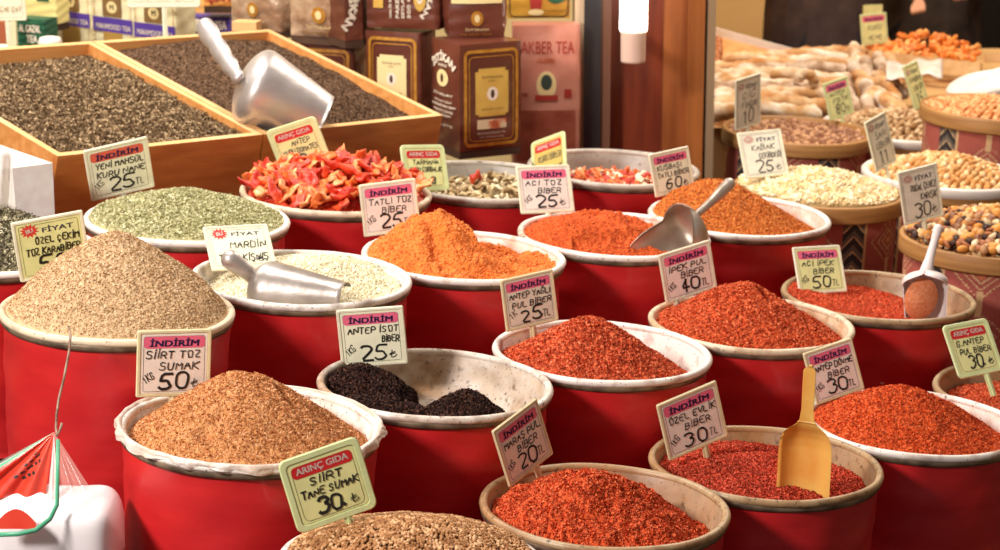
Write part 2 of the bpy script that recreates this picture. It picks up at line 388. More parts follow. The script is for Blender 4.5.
def scatter(V, g, R, na, gr, q):
    n = gr['n']; a = RNG.uniform(0, 2*PI, n); r = np.sqrt(RNG.uniform(0, 1, n))
    if gr.get('front'):       # only where the heap faces the aisle
        pass
    Rr = np.interp(a, np.linspace(0, 2*PI, na, endpoint=False), R, period=2*PI)
    x, y = r*Rr*np.cos(a)*.985, r*Rr*np.sin(a)*.985; z = g(x, y)+gr.get('lift', .0004)
    keep = z > -.083; x, y, z = x[keep], y[keep], z[keep]
    V, f = stamp(V, gr['shape'], gr['size'], np.stack([x, y, z], 1), gr.get('tilt', 1.), gr.get('jit', .35))
    return V, [f]
QUAD = (np.array([[-1, -.7, 0], [1, -.8, .15], [.9, .7, -.1], [-.8, .8, .2]]), np.array([[0, 1, 2, 3]]))

def powder(nm, a, b, c=None, sc=220, bump=.5, bs=380): return mat(nm, a, b, rough=.92, scale=sc, c3=c, bump=bump, bscale=bs, detail=4, spec=.15)
def flk(nm, a, b, c=None, v=260): return mat(nm, a, b, rough=.75, c3=c, voro=v, lo=.2, hi=.7, spec=.25)
# ------------------------------------------------------------------ the spice buckets, front row to back row
bucket('tane', 'red bucket with white rim at the very front, heaped with tan sumac seeds', .3)
bucket('maras', 'red bucket with brown-stained rim in the front row under the tilted 20 lira sign', .75, (170, 120, 75), (186, 150, 115), base=(184, 158, 120), ibase=(168, 150, 126))
bucket('ozel', 'red bucket with stained rim holding a yellow scoop', .85, (165, 122, 78), (180, 142, 104), base=(184, 158, 120), ibase=(168, 150, 126))
bucket('dovme', 'red bucket behind the yellow scoop, under a tall heap of bright chilli', .45, (200, 150, 115), (225, 190, 165))
bucket('gantep', 'red bucket cut by the right edge of the photo, with the green 30 lira sign', .7, (160, 125, 85), (180, 145, 110), base=(184, 158, 120), ibase=(168, 150, 126))
bucket('sumac', 'red bucket with a ragged plastic liner over its rim, holding brown sumac', .35, (190, 160, 130), liner=True)
bucket('isot', 'red bucket with speckled white basin and two small dark flake mounds', .75, (170, 130, 90), (205, 180, 150))
bucket('yagli', 'red bucket with clean white rim and coarse chilli, below the YAĞLI sign', .35, (215, 150, 130))
bucket('ipek', 'red bucket with an orange-stained rim below the 40 lira sign', .6, (190, 140, 90), (215, 170, 125), marks=((-1.95, .20, .012),), base=(226, 208, 178))
bucket('inek', 'red bucket with brown rim, less than half full, holding a white plastic scoop', .75, (165, 130, 90), (190, 155, 120), marks=((-1.62, .13, .005), (-1.9, .25, .004)), base=(184, 158, 120), ibase=(168, 150, 126))
bucket('cumin', 'large red bucket on the left side with a high cone of tan powder', .4, (190, 165, 135), marks=(), base=(226, 208, 178))
bucket('mardin', 'red bucket with white rim and worn hoop holding pale grains and a metal scoop', .5, (150, 120, 100))
bucket('tatli', 'red bucket of bright orange pepper powder, left of the acı toz biber sign', .4, (215, 160, 120), (235, 190, 160))
bucket('aci', 'red bucket of red-orange powder with a metal scoop leaning out', .55, (190, 150, 110), (215, 170, 135))
bucket('sixty', 'red bucket of orange-brown flakes directly in front of the pale seed tub', .4, (200, 150, 115), (230, 180, 150))
bucket('karabiber', 'red bucket cut by the left edge, full of dark dried leaves', .1)
bucket('mint', 'red bucket of pale green dried herb in front of the wooden tea crate', .3, (170, 165, 140))
bucket('tomato', 'red bucket piled high with dried tomato pieces', .4, (170, 140, 110), base=(226, 208, 178))
bucket('veg', 'red bucket with a grey metal inside and beige dried vegetables', .6, (150, 140, 125), (160, 152, 140), base=(196, 184, 168), ibase=(176, 166, 152))
bucket('far', 'red bucket with a grey inside in the last row, in front of the wooden pillar', .6, (150, 140, 128), (165, 156, 145), marks=((-1.5, .10, .006),), base=(196, 184, 168), ibase=(176, 166, 152))

C_ = cone
m = powder('cumin powder', (206, 170, 126), (226, 196, 154), (186, 148, 106), 160)
heap('cumin', 'powder_heap', 'tall smooth cone of tan ground spice in the large bucket on the left', lambda x, y: C_(x, y, -.005, .01, .128, .70, .03), m, .004, 22, .0022, 3,
     grains=[dict(n=26000, shape=QUAD, size=(.0017, .0013, .001), mat=flk('cumin crumbs', (188, 150, 108), (220, 188, 146), (240, 216, 180)))], res=(170, 520))
m = powder('sumac powder', (204, 138, 84), (222, 162, 106), (178, 112, 64), 150)
def hs(x, y):
    z = C_(x, y, -.012, .0, .084, .76, .05)
    for a, b, r, d in ((.06, -.02, .011, .012), (-.035, -.085, .009, .010), (-.055, -.11, .012, .011), (.045, .0, .010, .012)): z = z-d*np.exp(-((x-a)**2+(y-b)**2)/r**2)
    z = z+.006*np.exp(-((x+.06-y)**2)/.0009)*(x > 0)
    return z
heap('sumac', 'powder_heap', 'rounded heap of light brown ground sumac in the plastic-lined bucket', hs, m, .005, 20, .0026, 5,
     grains=[dict(n=30000, shape=QUAD, size=(.0016, .0012, .001), mat=flk('sumac crumbs', (184, 116, 66), (218, 156, 102), (238, 188, 140)))], res=(170, 520))
m = powder('isot flakes base', (44, 24, 20), (62, 36, 28), (30, 16, 14), 120)
fl = flk('isot flakes', (34, 18, 16), (66, 38, 30), (104, 66, 50))
def hi(x, y):
    z = C_(x, y, -.128, .035, .020, .62, .012)
    z = np.minimum(z, .02-3.5*(x+.075-.1*y))
    z = np.maximum(z, np.minimum(C_(x, y, -.07, -.105, .006, .24, .01, 2.4, -.42), .006-.8*(y+.075)))
    w = C_(x, y, .052, -.02, .000, .80, .012); w = np.minimum(w, .0+3.2*(x-.002))
    return np.maximum(np.maximum(z, w), -.10+0*x)
heap('isot', 'chilli_flake_heap', 'dark brown-black chilli flakes left as two small mounds in a nearly empty basin', hi, m, .006, 22, .004, 9,
     grains=[dict(n=26000, shape=QUAD, size=(.0026, .0016, .001), mat=fl)])
def chil(nm, c):
    c = tuple(min(245, int(v*1.06)) for v in c); return powder(nm+' base', tuple(int(v*.9) for v in c), c, tuple(int(v*.76) for v in c), 200)
def fk(nm, c, v=300):
    c = tuple(min(245, int(v_*1.08)) for v_ in c); return flk(nm, (int(c[0]*.74), int(c[1]*.68), int(c[2]*.68)), (c[0]-10, c[1]+4, c[2]+6), tuple(min(250, int(k*1.05+26)) for k in c), v)
def flakes(n, sz, nm, c, v=300): return [dict(n=n, shape=QUAD, size=(sz, sz*.72, sz), mat=fk(nm, c, v))]
c = (226, 98, 52)
heap('maras', 'chilli_flake_heap', 'heap of moist orange-red chilli flakes in the front row bucket with the tilted sign', lambda x, y: smax(smax(C_(x, y, -.028, -.01, .062, .66, .034, 1.12), C_(x, y, .062, .075, .012, .9, .006), .004), C_(x, y, -.125, .045, .012, .8, .012), .004), chil('maras', c), .015, 30, .005, 21,
     grains=flakes(26000, .0026, 'maras flakes', c, 330), res=(170, 460))
c = (204, 78, 50)
heap('ozel', 'chilli_flake_heap', 'shallow dark red chilli flakes around the yellow scoop', lambda x, y: smax(C_(x, y, -.05, .05, -.008, .22, .04), -.034+0*x-.05*x, .01), chil('ozel', c), .006, 22, .003, 23, grains=flakes(26000, .0021, 'ozel flakes', c))
c = (228, 96, 44)
heap('dovme', 'chilli_flake_heap', 'broad bright orange-red heap of chilli reaching the right edge behind the yellow scoop', lambda x, y: smax(C_(x, y, -.03, -.005, .070, .60, .042), C_(x, y, .07, -.05, .014, .55, .02), .005)+.010*np.exp(-((x-.015)**2+(y+.10)**2)/.00012), chil('dovme', c), .007, 24, .0028, 25, grains=flakes(32000, .0019, 'dovme flakes', c), res=(170, 460))
c = (220, 98, 56)
heap('gantep', 'chilli_flake_heap', 'red chilli flakes in the bucket cut by the right edge, below the green sign', lambda x, y: -.02+.1*C_(x, y, 0, 0, 0, 1), chil('gantep', c), .006, 22, .003, 27, grains=flakes(16000, .0024, 'gantep flakes', c))
c = (226, 104, 62)
heap('yagli', 'chilli_flake_heap', 'heap of coarse orange-red chilli flakes pushed to the left of a clean white basin', lambda x, y: smax(C_(x, y, -.03, -.03, .068, .66, .03, 1.1), C_(x, y, -.11, -.02, .006, .5), .006), chil('yagli', c), .006, 22, .004, 29, grains=flakes(26000, .0030, 'yagli flakes', c, 280), res=(170, 460))
c = (230, 104, 58)
heap('ipek', 'chilli_flake_heap', 'full mound of orange-red chilli flakes with a dark hollow near its top', lambda x, y: smax(C_(x, y, -.02, -.005, .076, .66, .045), C_(x, y, .09, -.06, .010, .5), .008)-.022*np.exp(-((x-.022)**2+(y+.015)**2)/.00028), chil('ipek', c), .007, 22, .0035, 31, grains=flakes(26000, .0026, 'ipek flakes', c), res=(160, 440))
c = (222, 92, 52)
heap('inek', 'chilli_powder_heap', 'low even layer of fine red chilli below the white scoop', lambda x, y: smax(-.018-.17*(x+.10)+.03*y, C_(x, y, .06, -.1, -.02, .5), .01), chil('inek', c), .004, 20, .002, 33, grains=flakes(24000, .0017, 'inek flakes', c))
m = powder('sweet pepper powder', (222, 120, 50), (234, 138, 66), (202, 98, 38), 40, .35, 160)
def ht(x, y):
    z = smax(C_(x, y, -.062, -.01, .096, .88, .018, 1.), C_(x, y, -.03, -.07, .032, .6, .02), .006)
    z = smax(z, -.008-.05*x+0*y, .008)
    return z-.03*np.exp(-((x+.075+y*.3)**2)/.0003)*(y < .02)*np.exp(-((y+.05)**2)/.004)
heap('tatli', 'powder_heap', 'lumpy bright orange heap of sweet pepper powder with steep broken faces', ht, m, .026, 21, .006, 37, grains=[dict(n=9000, shape=OCT, size=(.0022, .0022, .0018), mat=flk('sweet pepper crumbs', (212, 108, 44), (240, 150, 80)))], res=(170, 440))
m = powder('hot pepper powder', (196, 84, 38), (214, 102, 50), (166, 62, 28), 40, .35, 160)
def ha(x, y):
    z = np.minimum(.022-.06*x, C_(x, y, -.03, .0, .062, .55, .03)); z = z-.022*(np.tanh((y-(-.03+.5*(x-.05)))/-.01)*.5+.5)*(x > -.09)
    return smax(z, -.02+0*x, .006)
heap('aci', 'powder_heap', 'red-orange pepper powder dug away on the side where the metal scoop rests', ha, m, .018, 22, .005, 41, grains=[dict(n=9000, shape=OCT, size=(.002, .002, .0016), mat=flk('hot pepper crumbs', (190, 72, 30), (226, 112, 52)))])
c = (224, 128, 56)
heap('sixty', 'chilli_flake_heap', 'heap of orange-brown chilli flakes spilling toward the right of its bucket, behind the scoop handle', lambda x, y: smax(C_(x, y, -.055, .0, .078, .60, .04, 1.1), C_(x, y, .05, -.05, .006, .35), .006), powder('sixty base', (206, 110, 46), (230, 140, 66), (170, 84, 36), 160), .006, 20, .003, 43, grains=flakes(18000, .0022, 'sixty flakes', c))
m = powder('dried herb base', (184, 178, 130), (204, 198, 152), (156, 150, 104), 120)
heap('mint', 'herb_heap', 'low dome of pale grey-green crumbled herb in front of the dark tea crate', lambda x, y: C_(x, y, -.01, .0, .054, .36, .06), m, .004, 16, .002, 47, grains=[dict(n=15000, shape=QUAD, size=(.0032, .0022, .001), mat=flk('herb crumbs', (164, 160, 112), (200, 194, 148), (232, 226, 190)))])
m = powder('pale grains base', (190, 172, 134), (212, 196, 160), (160, 138, 100), 120)
heap('mardin', 'grain_heap', 'pale cream grains left on the far side of the bucket with the metal scoop', lambda x, y: smax(np.minimum(C_(x, y, .03, .10, .016, .30, .03), .012), -.030+.02*x, .006), m, .005, 18, .002, 51, grains=[dict(n=15000, shape=OCT, size=(.0034, .002, .0016), mat=flk('pale grains', (218, 204, 164), (238, 226, 194), (250, 242, 222)))])
m = powder('shaded seed base', (70, 44, 26), (92, 60, 36), None, 90)  # base coloured dark to paint the shade in the gaps between seeds
heap('tane', 'sumac_seed_heap', 'flat dome of small round tan sumac seeds at the very front of the stall', lambda x, y: C_(x, y, .0, .0, .054, .42, .09), m, .003, 14, .001, 53, grains=[dict(n=6800, shape=ICO, size=(.0031, .0030, .0027), mat=flk('sumac seeds', (150, 100, 58), (190, 138, 90), (220, 176, 130), 150), jit=.2, lift=.0028)])
m = powder('leaf base', (70, 62, 46), (100, 90, 66), None, 90)
heap('karabiber', 'dried_leaf_heap', 'dark grey-brown curled leaves in the bucket cut by the left edge', lambda x, y: C_(x, y, -.03, .03, .066, .42, .05), m, .006, 16, .002, 57, grains=[dict(n=9000, shape=CURL, size=(.0065, .009, .006), mat=flk('dark leaves', (100, 92, 72), (152, 142, 112), (206, 196, 162), 150))])

# ------------------------------------------------------------------ nut tubs wrapped in woven cloth
K_red, K_beige, K_dark, K_navy, K_or = [mat('kilim '+n, c, tuple(min(255, int(v*1.12)) for v in c), rough=.95, scale=300, bump=.3, bscale=500, spec=.1) for n, c in (('red', (164, 88, 76)), ('beige', (200, 164, 120)), ('dark', (60, 54, 52)), ('navy', (104, 92, 82)), ('orange', (190, 112, 76)))]
def kilim(u, v):
    # u around (repeat 10), v up in cloth widths
    p = (u*5) % 1; q = (v*2.9) % 1
    if p < .24:
        a = abs(p-.12)/.12; s = (q*4+a*.8) % 1
        return K_dark if s < .5 else (K_beige if s < .62 else K_navy)
    a = abs((p-.62)/.38); b = abs(q-.5)*2
    d = a*1.1+b
    if p < .27: return K_beige
    if .30 < d < .38 or .52 < d < .57 or d < .10: return K_beige
    if .78 < d < .86 and (int(p*40)+int(q*24)) % 2: return K_beige
    if a < .08 and b > .6: return K_beige
    if d < .22: return K_orange if False else K_or
    return K_red
M_hoopwood = mat('bent wood', (156, 108, 56), (182, 132, 74), rough=.55, scale=5, stretch=(1, 1, 14), bump=.1)
M_whiteplastic = mat('white plastic', (236, 226, 214), (226, 212, 198), rough=.35, scale=8)
def tub(k, label, white=False):
    C = rimc(k); R = BK[k][1]; row = BK[k][2]; h = max(.3, C.z-(step_z(row, C.x, C.y)+H)); h = C.z-(step_z(row, C.x, C.y)+H)
    t = empty('nut_tub', C-(TILT.to_matrix() @ Vector((0, 0, 1)))*h, label, 'tub', TILT, 'cloth-wrapped nut tubs')
    b = MB(); b.lathe([(.001, 0), (R-.014, 0)], K_red)
    b.grid(lambda u, v: ((R-.014)*math.cos(2*PI*u), (R-.014)*math.sin(2*PI*u), v*(h-.03)), 500, 110, K_red, mfn=lambda u, v: kilim(u+.018, v*(h-.03)/.4)); b.build('woven_cloth', t)
    b = MB(); b.lathe([(R-.013, h-.038), (R-.001, h-.038), (R, h-.034), (R, h-.004), (R-.002, h), (R-.011, h), (R-.012, h-.004), (R-.018, h-.008), (R-.018, h-.10), (.001, h-.10)], M_hoopwood, 96); b.build('wooden_hoop', t, True)
    if white:
        b = MB(); b.lathe([(R-.03, h-.01), (R-.012, h+.004), (R-.002, h+.008), (R+.004, h+.002), (R+.003, h-.016), (R, h-.018)], M_whiteplastic, 96); b.build('plastic_rim', t, True)
    return t
tub('nutmix', 'cloth-wrapped tub with wooden hoop and mixed nuts, cut by the right edge')
tub('flakes', 'cloth-wrapped tub with wooden hoop heaped with pale seeds')
tub('chick', 'tub with white rim full of yellow roasted chickpeas behind the 30 lira nut sign', True)
tub('hazel', 'cloth-wrapped tub of brown hazelnuts beside the wooden pillar')
tub('pist', 'tub with white rim full of beige pistachios behind the hazelnuts', True)
tub('chick2', 'wooden-hooped tub of orange chickpeas at the right edge, below the white sack')
m = powder('pale seeds base', (196, 166, 112), (214, 186, 134), None, 90)
heap('flakes', 'pale_seed_heap', 'flat pale peeled seeds heaped over a wooden hooped tub', lambda x, y: C_(x, y, -.01, -.01, .046, .34, .07), m, .004, 14, .002, 61, grains=[dict(n=5200, shape=OCT, size=(.0088, .0062, .0024), mat=flk('pale seeds', (228, 196, 140), (244, 222, 176), (252, 238, 206), 90), tilt=.8, jit=.2)], res=(60, 220), rmax=.186)

def sphere_mesh(name, m, fn, nu=12, nv=8, mfn=None):
    b = MB(); vs = []; 
    for j in range(nv+1):
        th = PI*j/nv
        for i in range(nu):
            a = 2*PI*i/nu; vs.append(fn(math.sin(th)*math.cos(a), math.sin(th)*math.sin(a), math.cos(th)))
    fs = [(j*nu+i, (j+1)*nu+i, (j+1)*nu+(i+1) % nu, j*nu+(i+1) % nu) for j in range(nv) for i in range(nu)]
    b.add(vs, fs, m); o = b.build(name, smooth=True); return o
def sc_(s): return lambda x, y, z: (x*s[0], y*s[1], z*s[2])
M_hz = mat('hazelnut shell', (132, 78, 46), (196, 144, 100), rough=.5, scale=70, vary=.5)
PROTO = {}
def kind(nm, m, fn): 
    o = sphere_mesh(nm, m, fn); COL.objects.unlink(o); PROTO[nm] = o.data; bpy.data.objects.remove(o); return nm
kind('hazelnut', M_hz, lambda x, y, z: (x*.0105, y*.0105, z*.0105+(.003*max(0, z)**6)))
kind('roasted_chickpea', mat('chickpea skin', (206, 142, 72), (234, 196, 138), rough=.6, scale=60, c3=(244, 224, 190), vary=.5), lambda x, y, z: (x*.0088*(1+.12*z), y*.0082, z*.0082+(.003*max(0, z)**5)))
kind('orange_chickpea', mat('orange chickpea skin', (206, 128, 66), (234, 176, 118), rough=.6, scale=60, vary=.5), lambda x, y, z: (x*.0084, y*.008, z*.008+(.0028*max(0, z)**5)))
kind('pistachio', mat('pistachio shell', (168, 124, 76), (216, 184, 140), rough=.55, scale=50, vary=.5), lambda x, y, z: (x*.0105, y*.0072*(1-.3*x), z*.0066*(1-.25*x)))
kind('almond', mat('almond skin', (156, 88, 46), (184, 116, 66), rough=.6, scale=60), lambda x, y, z: (x*.0135, y*.008*(1-.35*x), z*.0045))
kind('raisin', mat('raisin skin', (44, 24, 20), (84, 46, 34), rough=.5, scale=90, bump=.6, bscale=260), lambda x, y, z: (x*.010, y*.007*(1+.2*math.sin(7*z+5*x)), z*.006*(1+.2*math.sin(9*x))))
kind('cashew', mat('cashew', (226, 196, 148), (240, 218, 178), rough=.6, scale=40), lambda x, y, z: (x*.013, y*.006+.006*(x*x), z*.006))
kind('apricot_piece', mat('candied orange piece', (222, 140, 52), (236, 166, 78), rough=.5, scale=40), lambda x, y, z: (x*.013, y*.011*(1+.15*math.sin(6*x)), z*.008))
def dome(k, f, spacing, rmax, seed, limit=None, yside=1):
    rnd = random.Random(seed); pts = []; C = rimc(k); n = int(rmax/spacing)+2; R3 = TILT.to_matrix()
    for j in range(-n*2, n*2):
        for i in range(-n, n+1):
            x = (i+.5*(j % 2))*spacing+rnd.uniform(-.18, .18)*spacing; y = j*spacing*.866+rnd.uniform(-.18, .18)*spacing
            if x*x+y*y > rmax*rmax: continue
            z = f(x, y)+rnd.uniform(0, .25)*spacing
            w = C+R3 @ Vector((x, y, z)); px, py, fw = pxof(w)
            if px < -6 or px > 1006 or py < -6: continue
            pts.append((fw, w))
    pts.sort(key=lambda t: t[0]); return [w for _, w in pts]
def place(nm, pts, label, cat, group, weights=None, sink=0.):
    rnd = random.Random(len(pts)+7)
    for p in pts:
        n = nm if isinstance(nm, str) else rnd.choices(list(weights), list(weights.values()))[0]
        o = bpy.data.objects.new(n, PROTO[n]); COL.objects.link(o); o.location = p
        o.rotation_euler = (rnd.uniform(-.8, .8), rnd.uniform(-.8, .8), rnd.uniform(0, 6.3)); s = rnd.uniform(.88, 1.12); o.scale = (s, s, s)
        tag(o, label if isinstance(label, str) else label[n], cat if isinstance(cat, str) else cat[n], group)
def bed(k, name, label, cat, f, m, rmax, shape, size, n):
    heap(k, name, label, lambda x, y: np.vectorize(f)(x, y)-.017, m, .001, 10, .0, 3, grains=[dict(n=n, shape=shape, size=size, mat=m, jit=.15, lift=.0)], res=(30, 90), rmax=rmax)
def dm(h, s): return lambda x, y: h-s*(math.sqrt(x*x+y*y+.0036)-.06)
f = dm(-.012, .06); place('hazelnut', dome('hazel', f, .0225, .183, 5)[:300], 'brown shelled hazelnut in the tub beside the wooden pillar', 'nut', 'hazelnuts in the cloth-wrapped tub')
bed('hazel', 'hazelnut_layer', 'deeper brown hazelnuts filling the tub beside the pillar', 'nut', f, M_hz, .184, ICO, (.010, .010, .010), 380)
f = dm(.044, .36); pc = dome('chick', f, .0180, .180, 6); place('roasted_chickpea', pc[:300], 'yellow roasted chickpea in the white-rimmed tub behind the 30 lira nut sign', 'chickpea', 'roasted chickpeas in the white-rimmed tub')
bed('chick', 'chickpea_layer', 'yellow roasted chickpeas filling out the white-rimmed tub', 'chickpea', f, MC['chickpea skin'], .182, ICO, (.0085, .0085, .008), 620)
f = dm(.045, .30); place('pistachio', dome('pist', f, .0200, .195, 8)[:300], 'beige pistachio in the white-rimmed tub behind the hazelnuts', 'nut', 'pistachios in the far white-rimmed tub')
bed('pist', 'pistachio_layer', 'beige pistachios filling out the far white-rimmed tub', 'nut', f, MC['pistachio shell'], .196, OCT, (.011, .008, .007), 700)
f = dm(.018, .22); place('orange_chickpea', dome('chick2', f, .0182, .183, 9)[:300], 'orange chickpea in the tub at the right edge below the white sack', 'chickpea', 'orange chickpeas in the tub at the right edge')
bed('chick2', 'orange_chickpea_layer', 'orange chickpeas filling out the tub at the right edge', 'chickpea', f, MC['orange chickpea skin'], .184, ICO, (.0083, .0083, .008), 500)
f = dm(.062, .42)
W = {'almond': 3, 'raisin': 2.4, 'cashew': 1.6, 'roasted_chickpea': 3, 'apricot_piece': 2.2, 'hazelnut': 1}
place(list(W), dome('nutmix', f, .0165, .182, 12)[:420], {'almond': 'brown almond among the mixed nuts at the right edge', 'raisin': 'dark raisin among the mixed nuts at the right edge', 'cashew': 'pale cashew among the mixed nuts at the right edge',
  'roasted_chickpea': 'round yellow chickpea among the mixed nuts at the right edge', 'apricot_piece': 'orange dried fruit piece among the mixed nuts at the right edge', 'hazelnut': 'round hazelnut among the mixed nuts at the right edge'},
  {'almond': 'nut', 'raisin': 'raisin', 'cashew': 'nut', 'roasted_chickpea': 'chickpea', 'apricot_piece': 'dried fruit', 'hazelnut': 'nut'}, 'mixed nuts and fruit in the tub with the 30 lira sign', W)
bed('nutmix', 'mixed_nut_layer', 'mixed nuts and raisins filling out the tub at the right edge', 'nuts', f, flk('nut mix', (60, 34, 24), (196, 128, 66), (232, 200, 150), 70), .184, ICO, (.0088, .0085, .008), 560)

# dried tomatoes, dried vegetables
def slab(nm, m, seed, s=.02, th=.004):
    rnd = random.Random(seed); b = MB(); n = 12; ph = [rnd.uniform(0, 6.3) for _ in range(6)]
    el = rnd.uniform(.45, .8); cv = rnd.uniform(.1, .5)
    def pt(r, a, side):
        R = s*(1+.22*math.sin(2*a+ph[0])+.16*math.sin(3*a+ph[1])+.08*math.sin(5*a+ph[2])); x = r*R*math.cos(a); y = r*R*math.sin(a)*el
        z = cv*(x*x*18+y*y*30-.0)+.003*math.sin(x*260+ph[3])+.002*math.sin(y*330+ph[4])+side*th*(1-.55*r**4)*(1+.4*math.sin(3*a+ph[5])*r)
        return (x, y, z)
    vs = []; fs = []
    for side in (1, -1):
        o = len(vs); vs.append(pt(0, 0, side))
        for r in (.4, .75, 1.0):
            for k in range(n): vs.append(pt(r, 2*PI*k/n, side if r < 1 else side*.4))
        for k in range(n): 
            q = (o, o+1+k, o+1+(k+1) % n); fs.append(q if side > 0 else q[::-1])
        for j in range(2):
            for k in range(n):
                q = (o+1+j*n+k, o+1+(j+1)*n+k, o+1+(j+1)*n+(k+1) % n, o+1+j*n+(k+1) % n); fs.append(q if side > 0 else q[::-1])
    a0 = 1+2*n; b0 = len(vs)//2+1+2*n
    for k in range(n): fs.append((a0+k, b0+k, b0+(k+1) % n, a0+(k+1) % n))
    b.add(vs, fs, m); o = b.build(nm, smooth=True); COL.objects.unlink(o); d = o.data; bpy.data.objects.remove(o); return d
TM = [mat('dried tomato '+str(i), a, b_, rough=.42, scale=55, c3=c3, coat=.2, bump=.4, bscale=120) for i, (a, b_, c3) in enumerate((((206, 50, 30), (230, 84, 36), (244, 146, 80)), ((222, 84, 30), (240, 128, 56), (248, 186, 120)), ((190, 36, 20), (216, 62, 28), (232, 104, 50)), ((234, 124, 60), (244, 176, 110), (248, 214, 166))))]
TS = [slab('dried_tomato', TM[i % 4], 100+i, .021+.004*(i % 3), .0045) for i in range(12)]
def pieces(k, name, meshes, f, spacing, rmax, seed, label, cat, group, sc=1., layers=1, tilt=.7, keep=1., flt=None):
    rnd = random.Random(seed); C = rimc(k); R3 = TILT.to_matrix(); n = int(rmax/spacing)+2; out = []
    for L_ in range(layers):
        for j in range(-2*n, 2*n):
            for i in range(-n, n+1):
                x = (i+.5*(j % 2)+.33*L_)*spacing+rnd.uniform(-.3, .3)*spacing; y = (j+.3*L_)*spacing*.866+rnd.uniform(-.3, .3)*spacing
                if x*x+y*y > rmax*rmax or rnd.random() > keep or (flt and not flt(x, y)): continue
                z = f(x, y)+rnd.uniform(-.2, .5)*spacing*.6+L_*.008
                w = C+R3 @ Vector((x, y, z)); o = bpy.data.objects.new(name, meshes[rnd.randrange(len(meshes))]); COL.objects.link(o); o.location = w
                o.rotation_euler = (rnd.gauss(0, tilt), rnd.gauss(0, tilt), rnd.uniform(0, 6.3)); s = sc*rnd.uniform(.8, 1.25); o.scale = (s, s, s); tag(o, label, cat, group); out.append(o)
    return out
f = dm(.066, .38)
pieces('tomato', 'dried_tomato', TS, f, .026, .182, 3, 'curled red dried tomato piece piled in its bucket behind the pale herb', 'dried tomato', 'dried tomatoes in the bucket', 1.0, 1, .55)
bed('tomato', 'dried_tomato_layer', 'dried tomatoes lying deeper in the pile', 'dried tomato', lambda x, y: f(x, y)-.008, TM[0], .184, OCT, (.016, .012, .006), 260)
VM = [mat('dried vegetable '+str(i), a, b_, rough=.7, scale=60) for i, (a, b_) in enumerate((((186, 158, 112), (212, 188, 146)), ((140, 116, 76), (176, 150, 104)), ((212, 192, 152), (230, 214, 180)), ((112, 84, 50), (150, 116, 70))))]
VS = [slab('dried_vegetable', VM[i % 4], 300+i, .011, .0028) for i in range(8)]
fv = lambda x, y: -.034+.045*math.exp(-((x-.04)**2+(y+.0)**2)/.006)-.08*y*.5
pieces('veg', 'dried_vegetable', VS, fv, .017, .168, 4, 'small beige dried vegetable piece in the grey-sided bucket', 'dried vegetable', 'dried vegetables in the grey-sided bucket', 1.0, 1, .6)
bed('veg', 'dried_vegetable_layer', 'beige dried vegetables lying deeper in the grey-sided bucket', 'dried vegetable', lambda x, y: fv(x, y)-.004, VM[1], .18, OCT, (.01, .008, .004), 420)
RT = [slab('dried_red_pepper', mat('dried red pepper', (176, 40, 26), (206, 74, 40), rough=.5, scale=50), 420, .013, .006)]
o = bpy.data.objects.new('dried_red_pepper', RT[0]); COL.objects.link(o); o.location = rimc('veg')+Vector((-.012, -.02, .012)); o.scale = (1, 1.3, 1.9); tag(o, 'small round dried red pepper lying on the beige vegetables', 'dried pepper')
FM = [mat('soup mix '+str(i), a, b_, rough=.6, scale=60) for i, (a, b_) in enumerate((((216, 110, 50), (232, 150, 80)), ((230, 206, 170), (242, 226, 200)), ((176, 44, 28), (206, 70, 40)), ((206, 90, 36), (226, 120, 60))))]
FS = [slab('dried_pepper_piece', FM[i % 4], 500+i, .013, .0035) for i in range(8)]
ff = lambda x, y: -.045+.04*math.exp(-((x-.09)**2+(y+.05)**2)/.004)+.025*math.exp(-((x+.11)**2+(y+.02)**2)/.003)
pieces('far', 'dried_pepper_piece', FS, ff, .021, .166, 5, 'orange and white dried pepper piece in the bucket in front of the pillar', 'dried pepper', 'dried pepper pieces in the last-row bucket', 1.0, 1, .6)
bed('far', 'dried_pepper_layer', 'dried peppers lying deeper in the last-row bucket', 'dried pepper', lambda x, y: ff(x, y)-.006, FM[3], .178, OCT, (.011, .008, .004), 380)
# ------------------------------------------------------------------ the price signs
INK = mat('black marker ink', (28, 24, 22), rough=.6); INKG = mat('faded marker ink', (78, 70, 62), rough=.7)
HEADINK = mat('dark blue print', (58, 34, 88), rough=.6); WHITEINK = mat('white print', (240, 232, 220), rough=.6); GREYINK = mat('grey-blue print', (84, 82, 100), rough=.6)
PINK = mat('pink band', (236, 110, 136), (224, 94, 128), rough=.5, scale=12); REDB = mat('red band', (206, 34, 36), (190, 26, 30), rough=.5, scale=12); BURST = mat('red burst', (212, 56, 48), rough=.5)
ORB = mat('orange-red band', (222, 92, 70), rough=.5)
def frm(n, c): return mat(n, c, tuple(int(v*.92) for v in c), rough=.4, scale=30, lo=.45, hi=.8)
FR_CREAM = frm('cream plastic', (238, 232, 202)); FR_GREEN = frm('pale green plastic', (216, 224, 164)); FR_OLD = frm('aged cream plastic', (230, 216, 172))
PA_PINK = frm('pinkish paper', (244, 230, 216)); PA_CREAM = frm('cream paper', (244, 240, 208)); PA_GREEN = frm('yellow-green paper', (230, 228, 158)); PA_GREY = frm('weathered paper', (232, 224, 200))
def rot3(a, b, g): return Matrix.Rotation(a, 4, 'Z') @ Matrix.Rotation(b, 4, 'X') @ Matrix.Rotation(g, 4, 'Y')
